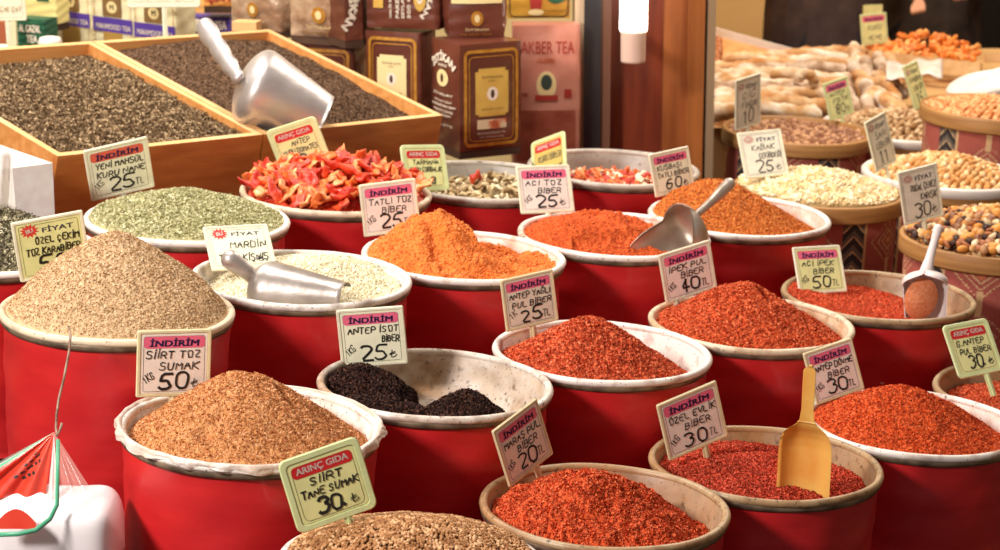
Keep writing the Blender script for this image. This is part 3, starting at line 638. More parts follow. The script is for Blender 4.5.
def sign(pos, abg, w, h, style, lines, price, unit, label, stake=.06, kg=None, seed=0, sx=0., paper=None, fr=None, ink=INK, pk=.20, pen=1., psz=.30, group='price signs'):
    rnd = random.Random(seed+len(label)); c = Vector(pos)+Vector((0, 0, H)); Rm = rot3(*abg)
    drop = h/2+stake; base = c+(Rm.to_3x3() @ Vector((sx*w, 0, -drop)))
    t = empty('price_sign', base, label, 'price sign', Rm.to_euler(), None)
    o = Vector((-sx*w, 0, drop))
    def T(b):
        b.v = [(v[0]+o.x, v[1]+o.y, v[2]+o.z) for v in b.v]; return b
    green = style == 'ari'
    F = fr or (FR_GREEN if green else FR_CREAM); A = paper or {'ind': PA_PINK, 'ari': PA_GREEN, 'fiy': PA_CREAM}[style]
    b = MB(); r = .09*w if green else .03*w; b.box(-w/2, w/2, -.0012, .0012, -h/2, h/2, F, bev=max(r, .002))
    e = .055*w if not green else .09*w
    # raised border of the holder
    ou = rrect(-w/2+.001, w/2-.001, -h/2+.001, h/2-.001, r); inn = rrect(-w/2+e*.8, w/2-e*.8, -h/2+e*.8, h/2-e*.8, r*.7)
    n = len(ou); vs = [(x, -.0012, z) for x, z in ou]+[(x*.99, -.0026, z*.99) for x, z in ou]+[(x, -.0026, z) for x, z in inn]+[(x, -.0012, z) for x, z in inn]
    b.add(vs, [(q*n+k, q*n+(k+1) % n, (q+1)*n+(k+1) % n, (q+1)*n+k) for q in range(3) for k in range(n)], F)
    T(b).build('sign_holder', t)
    b = MB(); flat(b, rrect(-w/2+e, w/2-e, -h/2+e, h/2-e, r*.6), -.0016, A); T(b).build('paper_label', t)
    x0, x1, z0, z1 = -w/2+e, w/2-e, -h/2+e, h/2-e; iw = x1-x0; ih = z1-z0
    b = MB(); g = .035*w; ribbon(b, rrect(x0+g, x1-g, z0+g*.7, z1-g, r*.7+.001), .0006, -.0019, INKG if style != 'ari' else INK, True)
    if style == 'fiy':
        pts = []
        cx, cz, R0 = x0+.20*iw, z1-.14*ih, .135*iw
        for k in range(24):
            a = 2*PI*k/24; rr = R0*(1 if k % 2 else .62); pts.append((cx+rr*math.cos(a)*1.15, cz+rr*math.sin(a)*.9))
        b.add([(cx, -.0020, cz)]+[(p[0], -.0020, p[1]) for p in pts], [(0, 1+k, 1+(k+1) % 24) for k in range(24)], BURST if ink is INK else mat('faded burst', (196, 150, 130), rough=.6))
        printed(b, 'BU', cx, cz, R0*.8, R0*.5, WHITEINK, -.0023, .03, rot=.2)
        printed(b, 'FİYAT', x0+.64*iw, z1-.15*ih, .48*iw, .115*ih, GREYINK, -.0020, .02)
    else:
        bx0, bx1, bz0, bz1 = x0+g, x1-g, z1-g-.20*ih, z1-g
        flat(b, rrect(bx0, bx1, bz0, bz1, .006*w/.118), -.0020, {'ind': PINK, 'ari': REDB, 'or': ORB}[style if style != 'ind' or label.find('herb') < 0 else 'or'])
        if style == 'ari': printed(b, 'ARINÇ GIDA', 0, (bz0+bz1)/2-.004*0, iw*.78, ih*.125, WHITEINK, -.0023, .018)
        else: printed(b, 'İNDİRİM', 0, (bz0+bz1)/2, iw*.74, ih*.135, HEADINK, -.0023, .035, shear=.08)
    T(b).build('printed_heading', t)
    b = MB(); zc = z1-g-.20*ih-.02*ih; rows = len(lines); ph = .31*ih if price else 0
    rh = (zc-(z0+g)-ph)/max(rows, 1)
    for i, (tx, xo, wd) in enumerate(lines):
        write(b, tx, x0+g+iw*xo, zc-rh*(i+1)+rh*.24, min(rh*.62, .16*ih), iw*min(.86-xo+.04, wd*1.12), ink, -.0024, .0019*w/.118*pen, rnd)
    if price:
        write(b, price, x0+iw*(pk+.08), z0+g+.03*ih, ih*psz*.88, iw*.42, ink, -.0024, .0040*w/.118*pen, rnd, .08)
    if unit: write(b, unit, x0+iw*.74, z0+g+.05*ih, ih*.15, iw*.15, ink, -.0024, .0014*pen, rnd)
    if kg: write(b, kg, x0+iw*.075, z0+g+.12*ih, ih*.13, iw*.17, ink, -.0024, .0013*pen, rnd, ang=.6)
    T(b).build('handwriting', t)
    b = MB(); b.box(sx*w-.006, sx*w+.006, -.0012, .0014, -h/2-stake, -h/2+.002, F); b.box(sx*w-.0015, sx*w+.0015, -.0035, -.0012, -h/2-stake, -h/2, F); T(b).build('stake', t)
    return t
B3 = ('BİBER', .30, .42)
sign((-0.751,4.708,-0.958),(0.379,0.326,-0.179),0.129,0.119,'ind',[('YENİ MAHSÜL',.06,.78),('KURU NANE',.06,.78)],'25','TL','price sign reading KURU NANE 25 standing in the pale green herb',kg='1KG',paper=PA_CREAM,seed=1)
sign((-0.760,4.012,-0.950),(0.312,0.20,-0.130),0.122,0.113,'fiy',[('ÖZEL ÇEKİM',.22,.66),('TOZ KARABİBER',.06,.84)],'50',None,'yellow-green price sign reading TOZ KARABİBER 50, partly behind the tan cone',paper=PA_GREEN,seed=2)
sign((-0.478,4.350,-1.032),(0.391,-0.828,0.040),0.123,0.099,'fiy',[('MARDİN',.30,.55),('TANE KİŞNİŞ',.06,.80)],'',u'₺','pale price sign reading MARDİN behind the metal scoop of the grain bucket',stake=.03,paper=PA_CREAM,seed=3)
sign((-0.512,3.673,-1.058),(0.328,-0.001,0.061),0.118,0.109,'ind',[('SİİRT TOZ',.04,.72),('SUMAK',.24,.52)],'50',u'₺','cream price sign reading SİİRT TOZ SUMAK 50 behind the light brown sumac',kg='1KG',seed=4,fr=FR_OLD)
b_ = .965
sign((-0.246,3.298,-1.131),(0.288,-0.102,-0.249),0.1215,0.111,'ari',[('SİİRT',.22,.42),('TANE SUMAK',.04,.86)],'30,',u'₺','large green price sign reading SİİRT TANE SUMAK 30, nearest the camera',stake=.055,seed=5,pen=1.1,sx=.12,psz=.27)
sign((-0.220,4.040,-1.117),(-0.000,0.084,-0.075),0.116,0.107,'ind',[('ANTEP İSOT',.06,.84),('BİBER',.62,.30)],'25',u'₺','price sign reading ANTEP İSOT BİBER 25 above the dark flakes',stake=.03,kg='1KG',seed=6,paper=PA_CREAM)
sign((-0.220,4.748,-1.045),(0.220,-0.096,-0.080),0.116,0.106,'ind',[('TATLI TOZ',.06,.74),B3],'25','TL','price sign reading TATLI TOZ BİBER 25 at the back of the bright orange powder',kg='1KG',seed=7)
sign((-0.426,5.082,-0.989),(-0.287,0.063,-0.344),0.121,0.113,'ari',[('ANTEP',.32,.4),('KURU DOMATES',.06,.84)],'60',None,'green price sign half hidden behind the dried tomatoes, under the big scoop',ink=INKG,seed=8,pk=.1)
sign((-0.164,5.199,-1.056),(0.565,-0.413,0.094),0.110,0.104,'ari',[('TARHANA',.14,.62),('KURU ÇORBALIK',.04,.86)],'18',None,'green price sign standing at the right side of the dried tomatoes',seed=9,pk=.3,psz=.2)
sign((0.096,5.061,-1.074),(0.290,-0.465,0.019),0.120,0.105,'ind',[('ACI TOZ',.06,.66),B3],'25',u'₺','price sign reading ACI TOZ BİBER 25 behind the red-orange powder',kg='1KG',seed=10)
sign((0.113,5.498,-1.096),(-0.868,-0.321,-0.415),0.112,0.110,'ari',[('KURU BİBER',.10,.74),('DOLMALIK',.22,.62)],'',None,'green-framed price sign turned sideways at the back, above the ACI TOZ sign',ink=INKG,seed=11,paper=mat('ochre paper',(206,180,96),rough=.6))
sign((0.379,5.266,-1.078),(0.508,-0.197,-0.089),0.106,0.097,'ind',[('KUŞBAŞI',.06,.60),('TATLI BİBER',.04,.84)],'60',u'₺','price sign reading 60 at the left of the orange-brown flakes',seed=12,paper=PA_CREAM)
sign((0.054,4.336,-1.129),(0.449,-0.080,-0.097),0.109,0.099,'ind',[('ANTEP YAĞLI',.04,.86),('PUL BİBER',.08,.76)],'25','TL','price sign reading ANTEP YAĞLI PUL BİBER 25',seed=13,kg='1K',paper=PA_GREY,fr=FR_OLD)
sign((0.367,4.620,-1.145),(0.369,0.032,-0.204),0.113,0.103,'ind',[('İPEK PUL',.06,.72),B3],'40','TL','price sign reading İPEK PUL BİBER 40',kg='1KG',seed=14,sx=-.3,stake=.03)
sign((0.667,4.932,-1.218),(0.303,-0.499,0.019),0.109,0.102,'ind',[('ACI İPEK',.06,.66),B3],'50','TL','price sign reading ACI İPEK BİBER 50 at the bucket with the white scoop',stake=.02,kg='1KG',seed=15,paper=PA_GREEN)
sign((0.036,3.700,-1.198),(0.820,-0.126,-0.273),0.113,0.103,'ind',[('MARAŞ PUL',.04,.84),B3],'20','TL','sharply turned price sign reading MARAŞ PUL BİBER 20 in the front row',kg='1KG',seed=16,stake=.05,sx=.12,fr=FR_OLD,paper=PA_PINK)
sign((0.328,3.967,-1.245),(0.414,0.033,-0.269),0.118,0.109,'ind',[('ÖZEL EVLİK',.04,.86),B3],'30','TL','price sign reading ÖZEL EVLİK BİBER 30 left of the yellow scoop',kg='1KG',seed=17,stake=.05,sx=.1,fr=FR_OLD)
sign((0.621,4.352,-1.270),(0.441,-0.267,-0.162),0.111,0.101,'ind',[('ANTEP DÖVME',.04,.88),B3],'30','TL','price sign reading ANTEP DÖVME BİBER 30 just behind the yellow scoop handle',kg='1KG',seed=18,sx=.1,stake=.035,fr=FR_OLD)
sign((0.917,4.545,-1.280),(0.382,-0.573,-0.070),0.105,0.110,'ari',[('G.ANTEP',.06,.64),('PUL BİBER',.08,.72)],'30,',u'₺','green price sign reading G.ANTEP PUL BİBER 30 at the right edge',seed=19,stake=.045,sx=.1,pen=1.1)
sign((0.912,5.166,-1.107),(0.355,-0.080,-0.155),0.099,0.120,'fiy',[('DOĞAL ÇEREZ',.2,.74),('KARIŞIK',.45,.5)],'30',u'₺','weathered price sign reading 30 standing in the mixed nuts',seed=20,paper=PA_GREY,ink=INKG)
sign((0.607,5.521,-1.088),(0.107,-0.571,-0.087),0.105,0.115,'fiy',[('KABAK',.2,.5),('ÇEKİRDEĞİ',.35,.6)],'25',u'₺','weathered price sign reading 25 at the left of the pale seeds',seed=21,paper=PA_GREY,ink=INKG)
sign((0.914,5.754,-1.105),(0.872,-0.227,-0.143),0.100,0.126,'fiy',[('SARI',.25,.5),('LEBLEBİ',.2,.6)],'11',None,'narrow faded price sign reading 11 turned away beside the yellow chickpeas',seed=22,paper=PA_GREY,ink=INKG)
sign((0.641,6.221,-1.089),(0.739,0.072,-0.105),0.098,0.138,'fiy',[('ÇİĞ',.2,.5),('FINDIK',.2,.6)],'10',None,'tall faded price sign at the left of the hazelnuts beside the pillar',seed=23,paper=PA_GREY,ink=INKG,stake=.04)
sign((0.917,6.520,-1.132),(0.689,-0.200,-0.128),0.099,0.103,'ind',[('ANTEP',.1,.6),('FISTIK',.2,.6)],'80',u'₺','yellowish price sign reading 80 in front of the floury rolls',seed=24,paper=PA_GREEN,fr=FR_GREEN,ink=INKG,stake=.03)
sign((1.110,6.429,-1.081),(0.998,-0.331,-0.055),0.098,0.122,'fiy',[('KAVURMA',.1,.7),('LEBLEBİ',.2,.6)],'15',None,'steeply turned yellow price sign between the floury rolls and the white sack',seed=25,paper=PA_GREEN,fr=FR_GREEN,ink=INKG,stake=.02)

# ------------------------------------------------------------------ scoops
M_alu = mat('cast aluminium', (214, 206, 202), (196, 188, 184), rough=.42, metal=.75, scale=14, bump=.12, bscale=40)
M_ys = mat('yellow plastic', (238, 190, 98), (226, 146, 58), rough=.45, scale=11, lo=.45, hi=.75)
M_ws = mat('white scoop plastic', (238, 226, 222), (226, 210, 204), rough=.4, scale=12)
def scoop_bowl(m, L, R, depth=1., hood=.42, th=.0022, flatb=0., lip=.35, tap=.1):
    """bowl along +x from the closed back (x=0) to the mouth (x=L), open to +z"""
    b = MB()
    def pt(u, v, off):
        r = R*min(1, math.sqrt(max(0, 1-(1-min(1, u/.22))**2)))*(1-.0*u)+off
        r *= (1-tap*max(0, u-.25)/.75)
        half = PI*(.998-(.998-.52)*min(1, max(0, (u-.10)/hood))) if hood else PI*.5
        half *= (1-lip*max(0, (u-.55)/.45)**2)
        a = -half+2*half*v
        y, z = r*math.sin(a), -r*math.cos(a)*depth
        if flatb and z < 0: z = -min(-z, R*flatb)
        return (u*L-off*(u < .02), y, z)
    nu, nv = 28, 30
    for off in (0, -th):
        vs = [pt(max(.0005, (i/nu)**1.4), j/nv, off) for i in range(nu+1) for j in range(nv+1)]
        fs = [(i*(nv+1)+j, i*(nv+1)+j+1, (i+1)*(nv+1)+j+1, (i+1)*(nv+1)+j) for i in range(nu) for j in range(nv)]
        b.add(vs, fs if off else [f[::-1] for f in fs], m)
    n1 = (nu+1)*(nv+1)
    ed = [(i*(nv+1), (i+1)*(nv+1)) for i in range(nu)]+[(nu*(nv+1)+j, nu*(nv+1)+j+1) for j in range(nv)]+[((i+1)*(nv+1)+nv, i*(nv+1)+nv) for i in range(nu-1, -1, -1)]
    o = 0; b.f += [(a, c, c+n1, a+n1) for a, c in ed]; b.m += [0]*len(ed)
    return b
def scoop(nm, label, org, ax, op, L, R, m, hpts, hr, part=True, depth=1., hood=.42, flatb=0., rings=0, hflat=1., lip=.35, tap=.1):
    t = empty(nm, org, label, 'scoop'); Mr = frame(ax, op).to_4x4()
    b = scoop_bowl(m, L, R, depth, hood, flatb=flatb, lip=lip, tap=tap); b.v = [tuple(Mr @ Vector(v)) for v in b.v]; b.build('scoop_bowl', t, True)
    b = MB(); pts = [Vector(p)-org for p in hpts]
    # smooth the handle
    Q = []; q = len(pts)
    for i in range(q-1):
        for k in range(6):
            s = k/6; Q.append(pts[i].lerp(pts[i+1], s))
    Q.append(pts[-1]); n = len(Q); rr = []
    for i in range(n):
        s = i/(n-1); j = min(int(s*(len(hr)-1)), len(hr)-2); f = s*(len(hr)-1)-j; r = hr[j]*(1-f)+hr[j+1]*f
        if rings: r *= 1+.10*math.sin(i*2*PI*rings/n)
        rr.append(r)
    d = (Q[-1]-Q[-2]).normalized()
    for k in range(1, 5): a = k/4*PI/2; Q.append(Q[n-1]+d*rr[n-1]*math.sin(a)); rr.append(rr[n-1]*max(.05, math.cos(a)))
    b.tube(Q, rr, m, 14, flat=hflat); b.build('handle', t, True)
    return t
o = P(238, 80, 5.30)
scoop('metal_scoop', 'large aluminium scoop lying face down in the brown tea crate', o, (.90, .05, -.42), (-.30, .62, -.8), .205, .090, M_alu, [P(240, 80, 5.24), P(226, 60, 5.28), P(205, 27, 5.33)], [.013, .019, .021, .024], hood=.5, rings=4, lip=.3, tap=.42, hflat=.6)
o = P(251, 291, 4.32)
scoop('metal_scoop', 'tarnished metal scoop lying face down in the pale grain bucket', o, (.93, -.35, .02), (.12, .42, -1), .185, .056, mat('tarnished aluminium', (206, 196, 188), (160, 150, 142), rough=.38, metal=.7, scale=12, bump=.15, bscale=30), [P(262, 286, 4.31), P(247, 272, 4.28), P(231, 260, 4.27)], [.012, .013, .015, .018], hood=.5, lip=.15, tap=.5)
o = P(702, 222, 4.93)
scoop('metal_scoop', 'dull metal scoop standing mouth down in the red-orange powder', o, (-.86, -.30, -.42), (-.45, -.52, .72), .165, .060, mat('dull aluminium', (204, 190, 176), (158, 140, 122), rough=.42, metal=.7, scale=12, bump=.15, bscale=30), [P(694, 217, 4.93), P(712, 201, 4.95), P(729, 184, 4.97)], [.008, .008, .009, .012, .013], hood=.25, lip=.3)
o = P(925, 270, 4.93)
scoop('plastic_scoop', 'white plastic scoop dusted with chilli in the half empty bucket', o, (.0, -.30, -1), (-.28, -1, .40), .105, .046, M_ws, [P(925, 276, 4.93), P(932, 250, 4.95), P(938, 229, 4.96)], [.015, .0095, .008, .010], hood=.20, lip=.1)
b = MB(); 
oc = P(921, 296, 4.925)
def dust(u, v):
    a = 2*PI*u; r = v; return oc+Vector((.034*r*math.cos(a)+.004*math.sin(a), .012*(r*r)-.012, .043*r*math.sin(a)-.006))
b.grid(dust, 32, 10, powder('scoop chilli', (214, 120, 74), (232, 160, 118), (190, 92, 50), 200)); tag(b.build('powder_dusting', None), 'orange chilli dust filling the white scoop', 'spice', None, 'stuff')
def flat_scoop(nm, label, top, ax, op, m, prof, split):
    """one-piece moulded scoop: prof rows are (distance from the handle end, half width, trough depth, wall thickness)"""
    t = empty(nm, top, label, 'scoop'); Mr = frame(ax, op).to_4x4(); A = [r[0] for r in prof]
    def at(s): return [float(np.interp(s, A, [r[k] for r in prof])) for k in (1, 2, 3)]
    def part(name, s0, s1, n):
        b = MB(); nv = 18
        def ring(s):
            w, c, th = at(s); e = min(1, max(.0, s/.008))**.5; w *= e; L_ = []
            for k in range(nv+1):
                a = -1+2*k/nv; L_.append((s, a*w, -c*(1-abs(a)**3.2)))
            for k in range(nv, -1, -1):
                a = -1+2*k/nv; L_.append((s, a*max(w-th*.25, w*.6), -c*(1-abs(a)**3.2)-th*(1-.3*abs(a)**6)))
            return L_
        vs = []; q = 2*(nv+1)
        for i in range(n+1): vs += ring(s0+(s1-s0)*i/n)
        fs = [(i*q+k, i*q+(k+1) % q, (i+1)*q+(k+1) % q, (i+1)*q+k) for i in range(n) for k in range(q)]
        fs += [tuple((k, k+1, q-2-k, q-1-k)) for k in range(nv)]+[tuple((n*q+k+1, n*q+k, n*q+q-1-k, n*q+q-2-k)) for k in range(nv)]
        b.add(vs, fs, m, Mr); b.build(name, t, True)
    part('handle', .0005, split, 24); part('scoop_bowl', split, prof[-1][0], 40)
flat_scoop('plastic_scoop', 'yellow plastic scoop standing upright in the dark red flakes', P(810, 366, 4.02), (-.02, .03, -1), (-.42, -1, .05), M_ys,
  [(0, .0105, .000, .010), (.03, .0110, .000, .011), (.075, .0105, .000, .011), (.095, .0125, .001, .010), (.105, .0200, .004, .007), (.113, .0320, .010, .004), (.122, .0400, .018, .003), (.135, .0445, .025, .0028), (.150, .0460, .028, .0026), (.235, .0460, .028, .0024)], .100)
# ------------------------------------------------------------------ wooden tea crates
SA = Vector((.706, .706, -.050)).normalized(); SB = Vector((-.69, .69, .21)).normalized(); SN = SA.cross(SB).normalized(); SB = SN.cross(SA)
if SN.z < 0: SN = -SN
M_pine = mat('varnished pine', (204, 134, 68), (222, 158, 92), rough=.45, scale=4, stretch=(1, 12, 12), bump=.08, bscale=30)
M_pine2 = mat('crate front board', (176, 104, 46), (196, 124, 60), rough=.45, scale=5, stretch=(1.5, 1.5, 9), bump=.08, bscale=20)
M_edge = mat('raw board edge', (226, 178, 116), (236, 196, 140), rough=.6, scale=8)
def crate(org, wa, lb, dep, label, th=.016):
    Mx = Matrix((SA, SB, SN)).transposed().to_4x4(); t = empty('tea_crate', org-SN*dep, label, 'crate', Mx.to_euler(), 'wooden tea crates')
    def bd(nm, x0, x1, y0, y1, z0=0., z1=dep, m=M_pine):
        b = MB(); b.box(x0, x1, y0, y1, z0, z1-.001, m); b.box(x0, x1, y0, y1, z1-.001, z1, M_edge); b.build(nm, t)
    bd('front_board', 0, wa, 0, th, m=M_pine2); bd('back_board', 0, wa, lb-th, lb); bd('side_board', 0, th, th, lb-th); bd('side_board', wa-th, wa, th, lb-th)
    b = MB(); b.box(th, wa-th, th, lb-th, 0, .012, M_pine); b.build('bottom_board', t)
    return t
org1 = Vector((-.506, 5.15, -.972+H)); W1 = .53
crate(org1, W1, .64, .19, 'wooden crate of fine brown tea with the big metal scoop')
org0 = org1-SA*(W1+.004); crate(org0, W1, .64, .19, 'wooden crate of dark rolled tea leaves at the left')
def cratefill(org, name, label, f, m, gr, nx=110, ny=130):
    xs = np.linspace(.017, W1-.017, nx); ys = np.linspace(.017, .623, ny); X, Y = np.meshgrid(xs, ys); Z = f(X, Y)+.006*fbm(X, Y, 20, 4, 77)
    V = np.stack([X.ravel(), Y.ravel(), Z.ravel()], 1); i = np.arange(ny-1)[:, None]*nx; j = np.arange(nx-1)[None]
    Q = np.stack([i+j, i+j+1, i+j+1+nx, i+j+nx], -1).reshape(-1, 4); n = gr['n']
    x = RNG.uniform(.022, W1-.022, n); y = RNG.uniform(.022, .618, n); z = f(x, y)+.006*fbm(x, y, 20, 4, 77)+.001
    V2, F2 = stamp(V, gr['shape'], gr['size'], np.stack([x, y, z], 1), gr.get('tilt', 1.))
    Fs = [Q, F2] if F2.shape[1] == 4 else [Q, F2]
    o = npmesh(name, V2, Fs, [m, gr['mat']], mi=[np.zeros(len(Q)), np.ones(len(F2))]); Mx = Matrix((SA, SB, SN)).transposed().to_4x4(); Mx.translation = org; o.matrix_world = Mx
    return tag(o, label, 'tea', None, 'stuff')
cratefill(org0, 'dark_tea_leaves', 'dark rolled tea leaves filling the left wooden crate', lambda x, y: -.012-.02*np.exp(-((y-.62)/.1)**2)+.012*np.sin(x*7)*np.sin(y*6), powder('dark tea base', (84, 66, 44), (116, 92, 64), None, 60),
  dict(n=21000, shape=CURL, size=(.0060, .008, .006), mat=flk('rolled tea', (96, 74, 50), (150, 122, 88), (204, 176, 136), 130)))
cratefill(org1, 'fine_brown_tea', 'fine brown tea filling the crate under the big metal scoop', lambda x, y: -.030+.045*np.exp(-((x-.27)**2+(y-.42)**2)/.05)-.018*np.exp(-((x-.15)**2+(y-.33)**2)/.004), powder('brown tea base', (100, 74, 54), (124, 94, 70), (84, 60, 44), 90),
  dict(n=26000, shape=QUAD, size=(.0022, .0016, .0015), mat=flk('brown tea crumbs', (92, 68, 50), (124, 94, 70), (150, 118, 90), 260)))

# white foam box left of the crates
t = empty('foam_box', P(-22, 215, 4.72), 'white foam box beside the left tea crate, at the photo edge', 'box'); M_foam = mat('white foam', (236, 228, 226), (226, 214, 210), rough=.6, scale=40)
fx = Vector((.80, .60, 0)).normalized(); fy = Vector((-.55, .83, .12)).normalized()
org = P(-48, 176, 4.5); Fm = frame(fx, (0, 0, 1)).to_4x4()
def fb(nm, x0, x1, y0, y1, z0, z1, m=M_foam):
    b = MB(); b.box(x0, x1, y0, y1, z0, z1, m, bev=0); b.v = [tuple((org-t.location)+(Fm.to_3x3() @ Vector(v))) for v in b.v]; return b.build(nm, t)
Wf = .205; 
fb('side_wall', 0, Wf, 0, .022, -.17, 0); fb('side_wall', 0, Wf, .40, .422, -.17, 0); fb('side_wall', Wf-.022, Wf, .022, .40, -.17, 0); fb('side_wall', 0, .022, .022, .40, -.17, 0); fb('box_floor', .022, Wf-.022, .022, .40, -.17, -.03)
# clear plastic bag edge in front of it
def sheet(nm, fn, nu, nv, m, label, cat, mfn=None, smooth=True, group=None):
    b = MB(); b.grid(fn, nu, nv, m, mfn=mfn); o = b.build(nm, smooth=smooth); md = o.modifiers.new('thickness', 'SOLIDIFY'); md.thickness = .0008; 
    if label: tag(o, label, cat, group)
    return o
M_film = mat('milky film', (240, 232, 222), rough=.25, alpha=.62)
sheet('plastic_bag', lambda u, v: P(-6+24*u-7*(1-v)*u, 152+56*v, 4.45)+Vector((0, .012*math.sin(u*9+v*3), 0)), 10, 12, M_film, 'milky plastic bag hanging at the left edge before the foam box', 'bag')

# ------------------------------------------------------------------ tea packages behind the crates
M_brown = mat('brown foil', (92, 46, 34), (112, 58, 42), rough=.32, scale=7, bump=.25, bscale=18, coat=.3)
M_dkbrown = mat('dark brown foil', (44, 28, 24), (60, 38, 30), rough=.4, scale=7, bump=.2, bscale=18)
M_gold = mat('gold print', (206, 150, 60), (180, 120, 40), rough=.4, scale=70, metal=.3); M_goldp = mat('gold label', (214, 176, 84), (200, 156, 66), rough=.45, scale=20); M_creamp = mat('cream label', (236, 214, 154), rough=.5, scale=20)
M_offw = mat('offwhite print', (236, 222, 200), rough=.6); M_dkp = mat('dark print', (70, 46, 34), rough=.6); M_rose = mat('rose foil', (214, 150, 128), (200, 126, 106), rough=.35, scale=9, bump=.3, bscale=22, c3=(188, 112, 92))
M_rosep = mat('rose print', (168, 50, 40), rough=.5); M_foil = mat('clear crinkled film', (190, 160, 130), (150, 112, 84), rough=.22, scale=16, bump=.7, bscale=30, coat=.6, c3=(226, 204, 176))
M_purple = mat('purple print', (84, 58, 150), rough=.5); M_box = mat('cream carton', (236, 226, 184), (228, 214, 168), rough=.6, scale=10); M_green = mat('dark green carton', (36, 92, 64), rough=.5); M_blue = mat('blue carton', (74, 84, 176), rough=.5); M_orange = mat('orange carton', (226, 150, 70), rough=.5)
def pack_body(w, d, h, m, puff=.012, taper=0., top=0.):
    """a filled bag: cushioned sides, pinched at the top"""
    b = MB(); nu, nv = 48, 22; 
    def pt(u, v):
        a = 4*u; s = int(a) % 4; f = a-int(a); c = [(-1, -1), (1, -1), (1, 1), (-1, 1)]; p, q = c[s], c[(s+1) % 4]
        x = (p[0]*(1-f)+q[0]*f)*w/2; y = (p[1]*(1-f)+q[1]*f)*d/2; k = 1-taper*v; x *= k
        g = math.sin(PI*min(1, max(0, v)))**.6*puff*math.sin(PI*f)
        nx, ny = [(0, -1), (1, 0), (0, 1), (-1, 0)][s]; e = .0016*math.sin(31*v+9*f+s*2)*math.sin(14*f+5*v)
        y *= (1-top*max(0, (v-.82)/.18))
        return (x+nx*(g+e), y+ny*(g+e), v*h)
    b.grid(pt, nu, nv, m)
    o = len(b.v); b.v += [pt(i/nu, 1) for i in range(nu)]; b.f.append(tuple(o+i for i in range(nu))); b.m.append(0)
    o = len(b.v); b.v += [pt(i/nu, 0) for i in range(nu)]; b.f.append(tuple(o+nu-1-i for i in range(nu))); b.m.append(0)
    return b
SHELF = empty('display_shelf', (-.5, 6.3, 0), 'dark shelf boards under the tea packages behind the crates', 'shelf')
def support(M, w, d):
    b = MB(); b.box(-w/2, w/2, -d/2, d/2, -.019, -.001, mat('dark shelf board', (66, 42, 28), (84, 56, 38), rough=.7, scale=8)); b.v = [tuple((M @ Vector(v))-SHELF.location) for v in b.v]; b.build('shelf_board', SHELF)
def package(nm, label, px, py, fw, yaw, w, d, h, m, art, side=None, puff=.008, taper=0., top=0., roll=0., cat='package', sidesgn=-1, anchor='bl'):
    """px, py: where the lower left front corner stands at depth fw"""
    c0 = P(px, py, fw); Rz = Matrix.Rotation(yaw, 4, 'Z')
    org = c0+(Rz @ Vector((w/2, d/2, 0))); t = empty(nm, org, label, cat, (0, 0, yaw))
    if fw not in (5.9, 5.98, 6.22): support(Matrix.Translation(org) @ Rz, w, d)
    b = pack_body(w, d, h, m, puff, taper, top); bo = b.build('package_body', t, True)
    b = MB(); art(b, w, h); y0 = -d/2-puff-.0015
    def ymap(v): 
        f = min(1, max(0, v[0]/w+.5)); vv = min(1, max(0, v[2]/h)); return -d/2-(math.sin(PI*vv)**.6*puff*math.sin(PI*f))-.0022
    b.v = [(v[0], ymap(v)*(1-top*max(0, (v[2]/h-.82)/.18))+v[1], v[2]) for v in b.v]; b.build('printed_front', t)
    if side:
        b = MB(); side(b, d, h); Ms = Matrix.Translation((sidesgn*(w/2+.0), 0, 0)) @ Matrix.Rotation(sidesgn*PI/2, 4, 'Z')
        b.v = [tuple(Ms @ Vector((v[0], -(math.sin(PI*min(1, max(0, v[2]/h)))**.6*puff*math.sin(PI*min(1, max(0, v[0]/d+.5))))-.0022+v[1], v[2]))) for v in b.v]; b.build('printed_side', t)
    return t
def gridflat(b, x0, x1, z0, z1, m, y=0., n=10):
    o = len(b.v); b.v += [(x0+(x1-x0)*i/n, y, z0+(z1-z0)*j/n) for j in range(n+1) for i in range(n+1)]; k = b.mi(m)
    for j in range(n):
        for i in range(n): b.f.append((o+j*(n+1)+i, o+j*(n+1)+i+1, o+(j+1)*(n+1)+i+1, o+(j+1)*(n+1)+i)); b.m.append(k)
def disc(b, cx, cz, a, c, m, y=0.):
    pts = oval(cx, cz, a, c, 24); b.add([(cx, y, cz)]+[(p[0], y, p[1]) for p in pts], [(0, 1+k, 1+(k+1) % 24) for k in range(24)], m)
def bandrect(b, x0, x1, z0, z1, w, m, y):
    pts = rrect(x0, x1, z0, z1, .012, 5); 
    Q = []
    for a, c in zip(pts, pts[1:]+pts[:1]):
        n = max(1, int(math.dist(a, c)/.02)); Q += [(a[0]+(c[0]-a[0])*k/n, a[1]+(c[1]-a[1])*k/n) for k in range(n)]
    ribbon(b, Q, w, y, m, True)
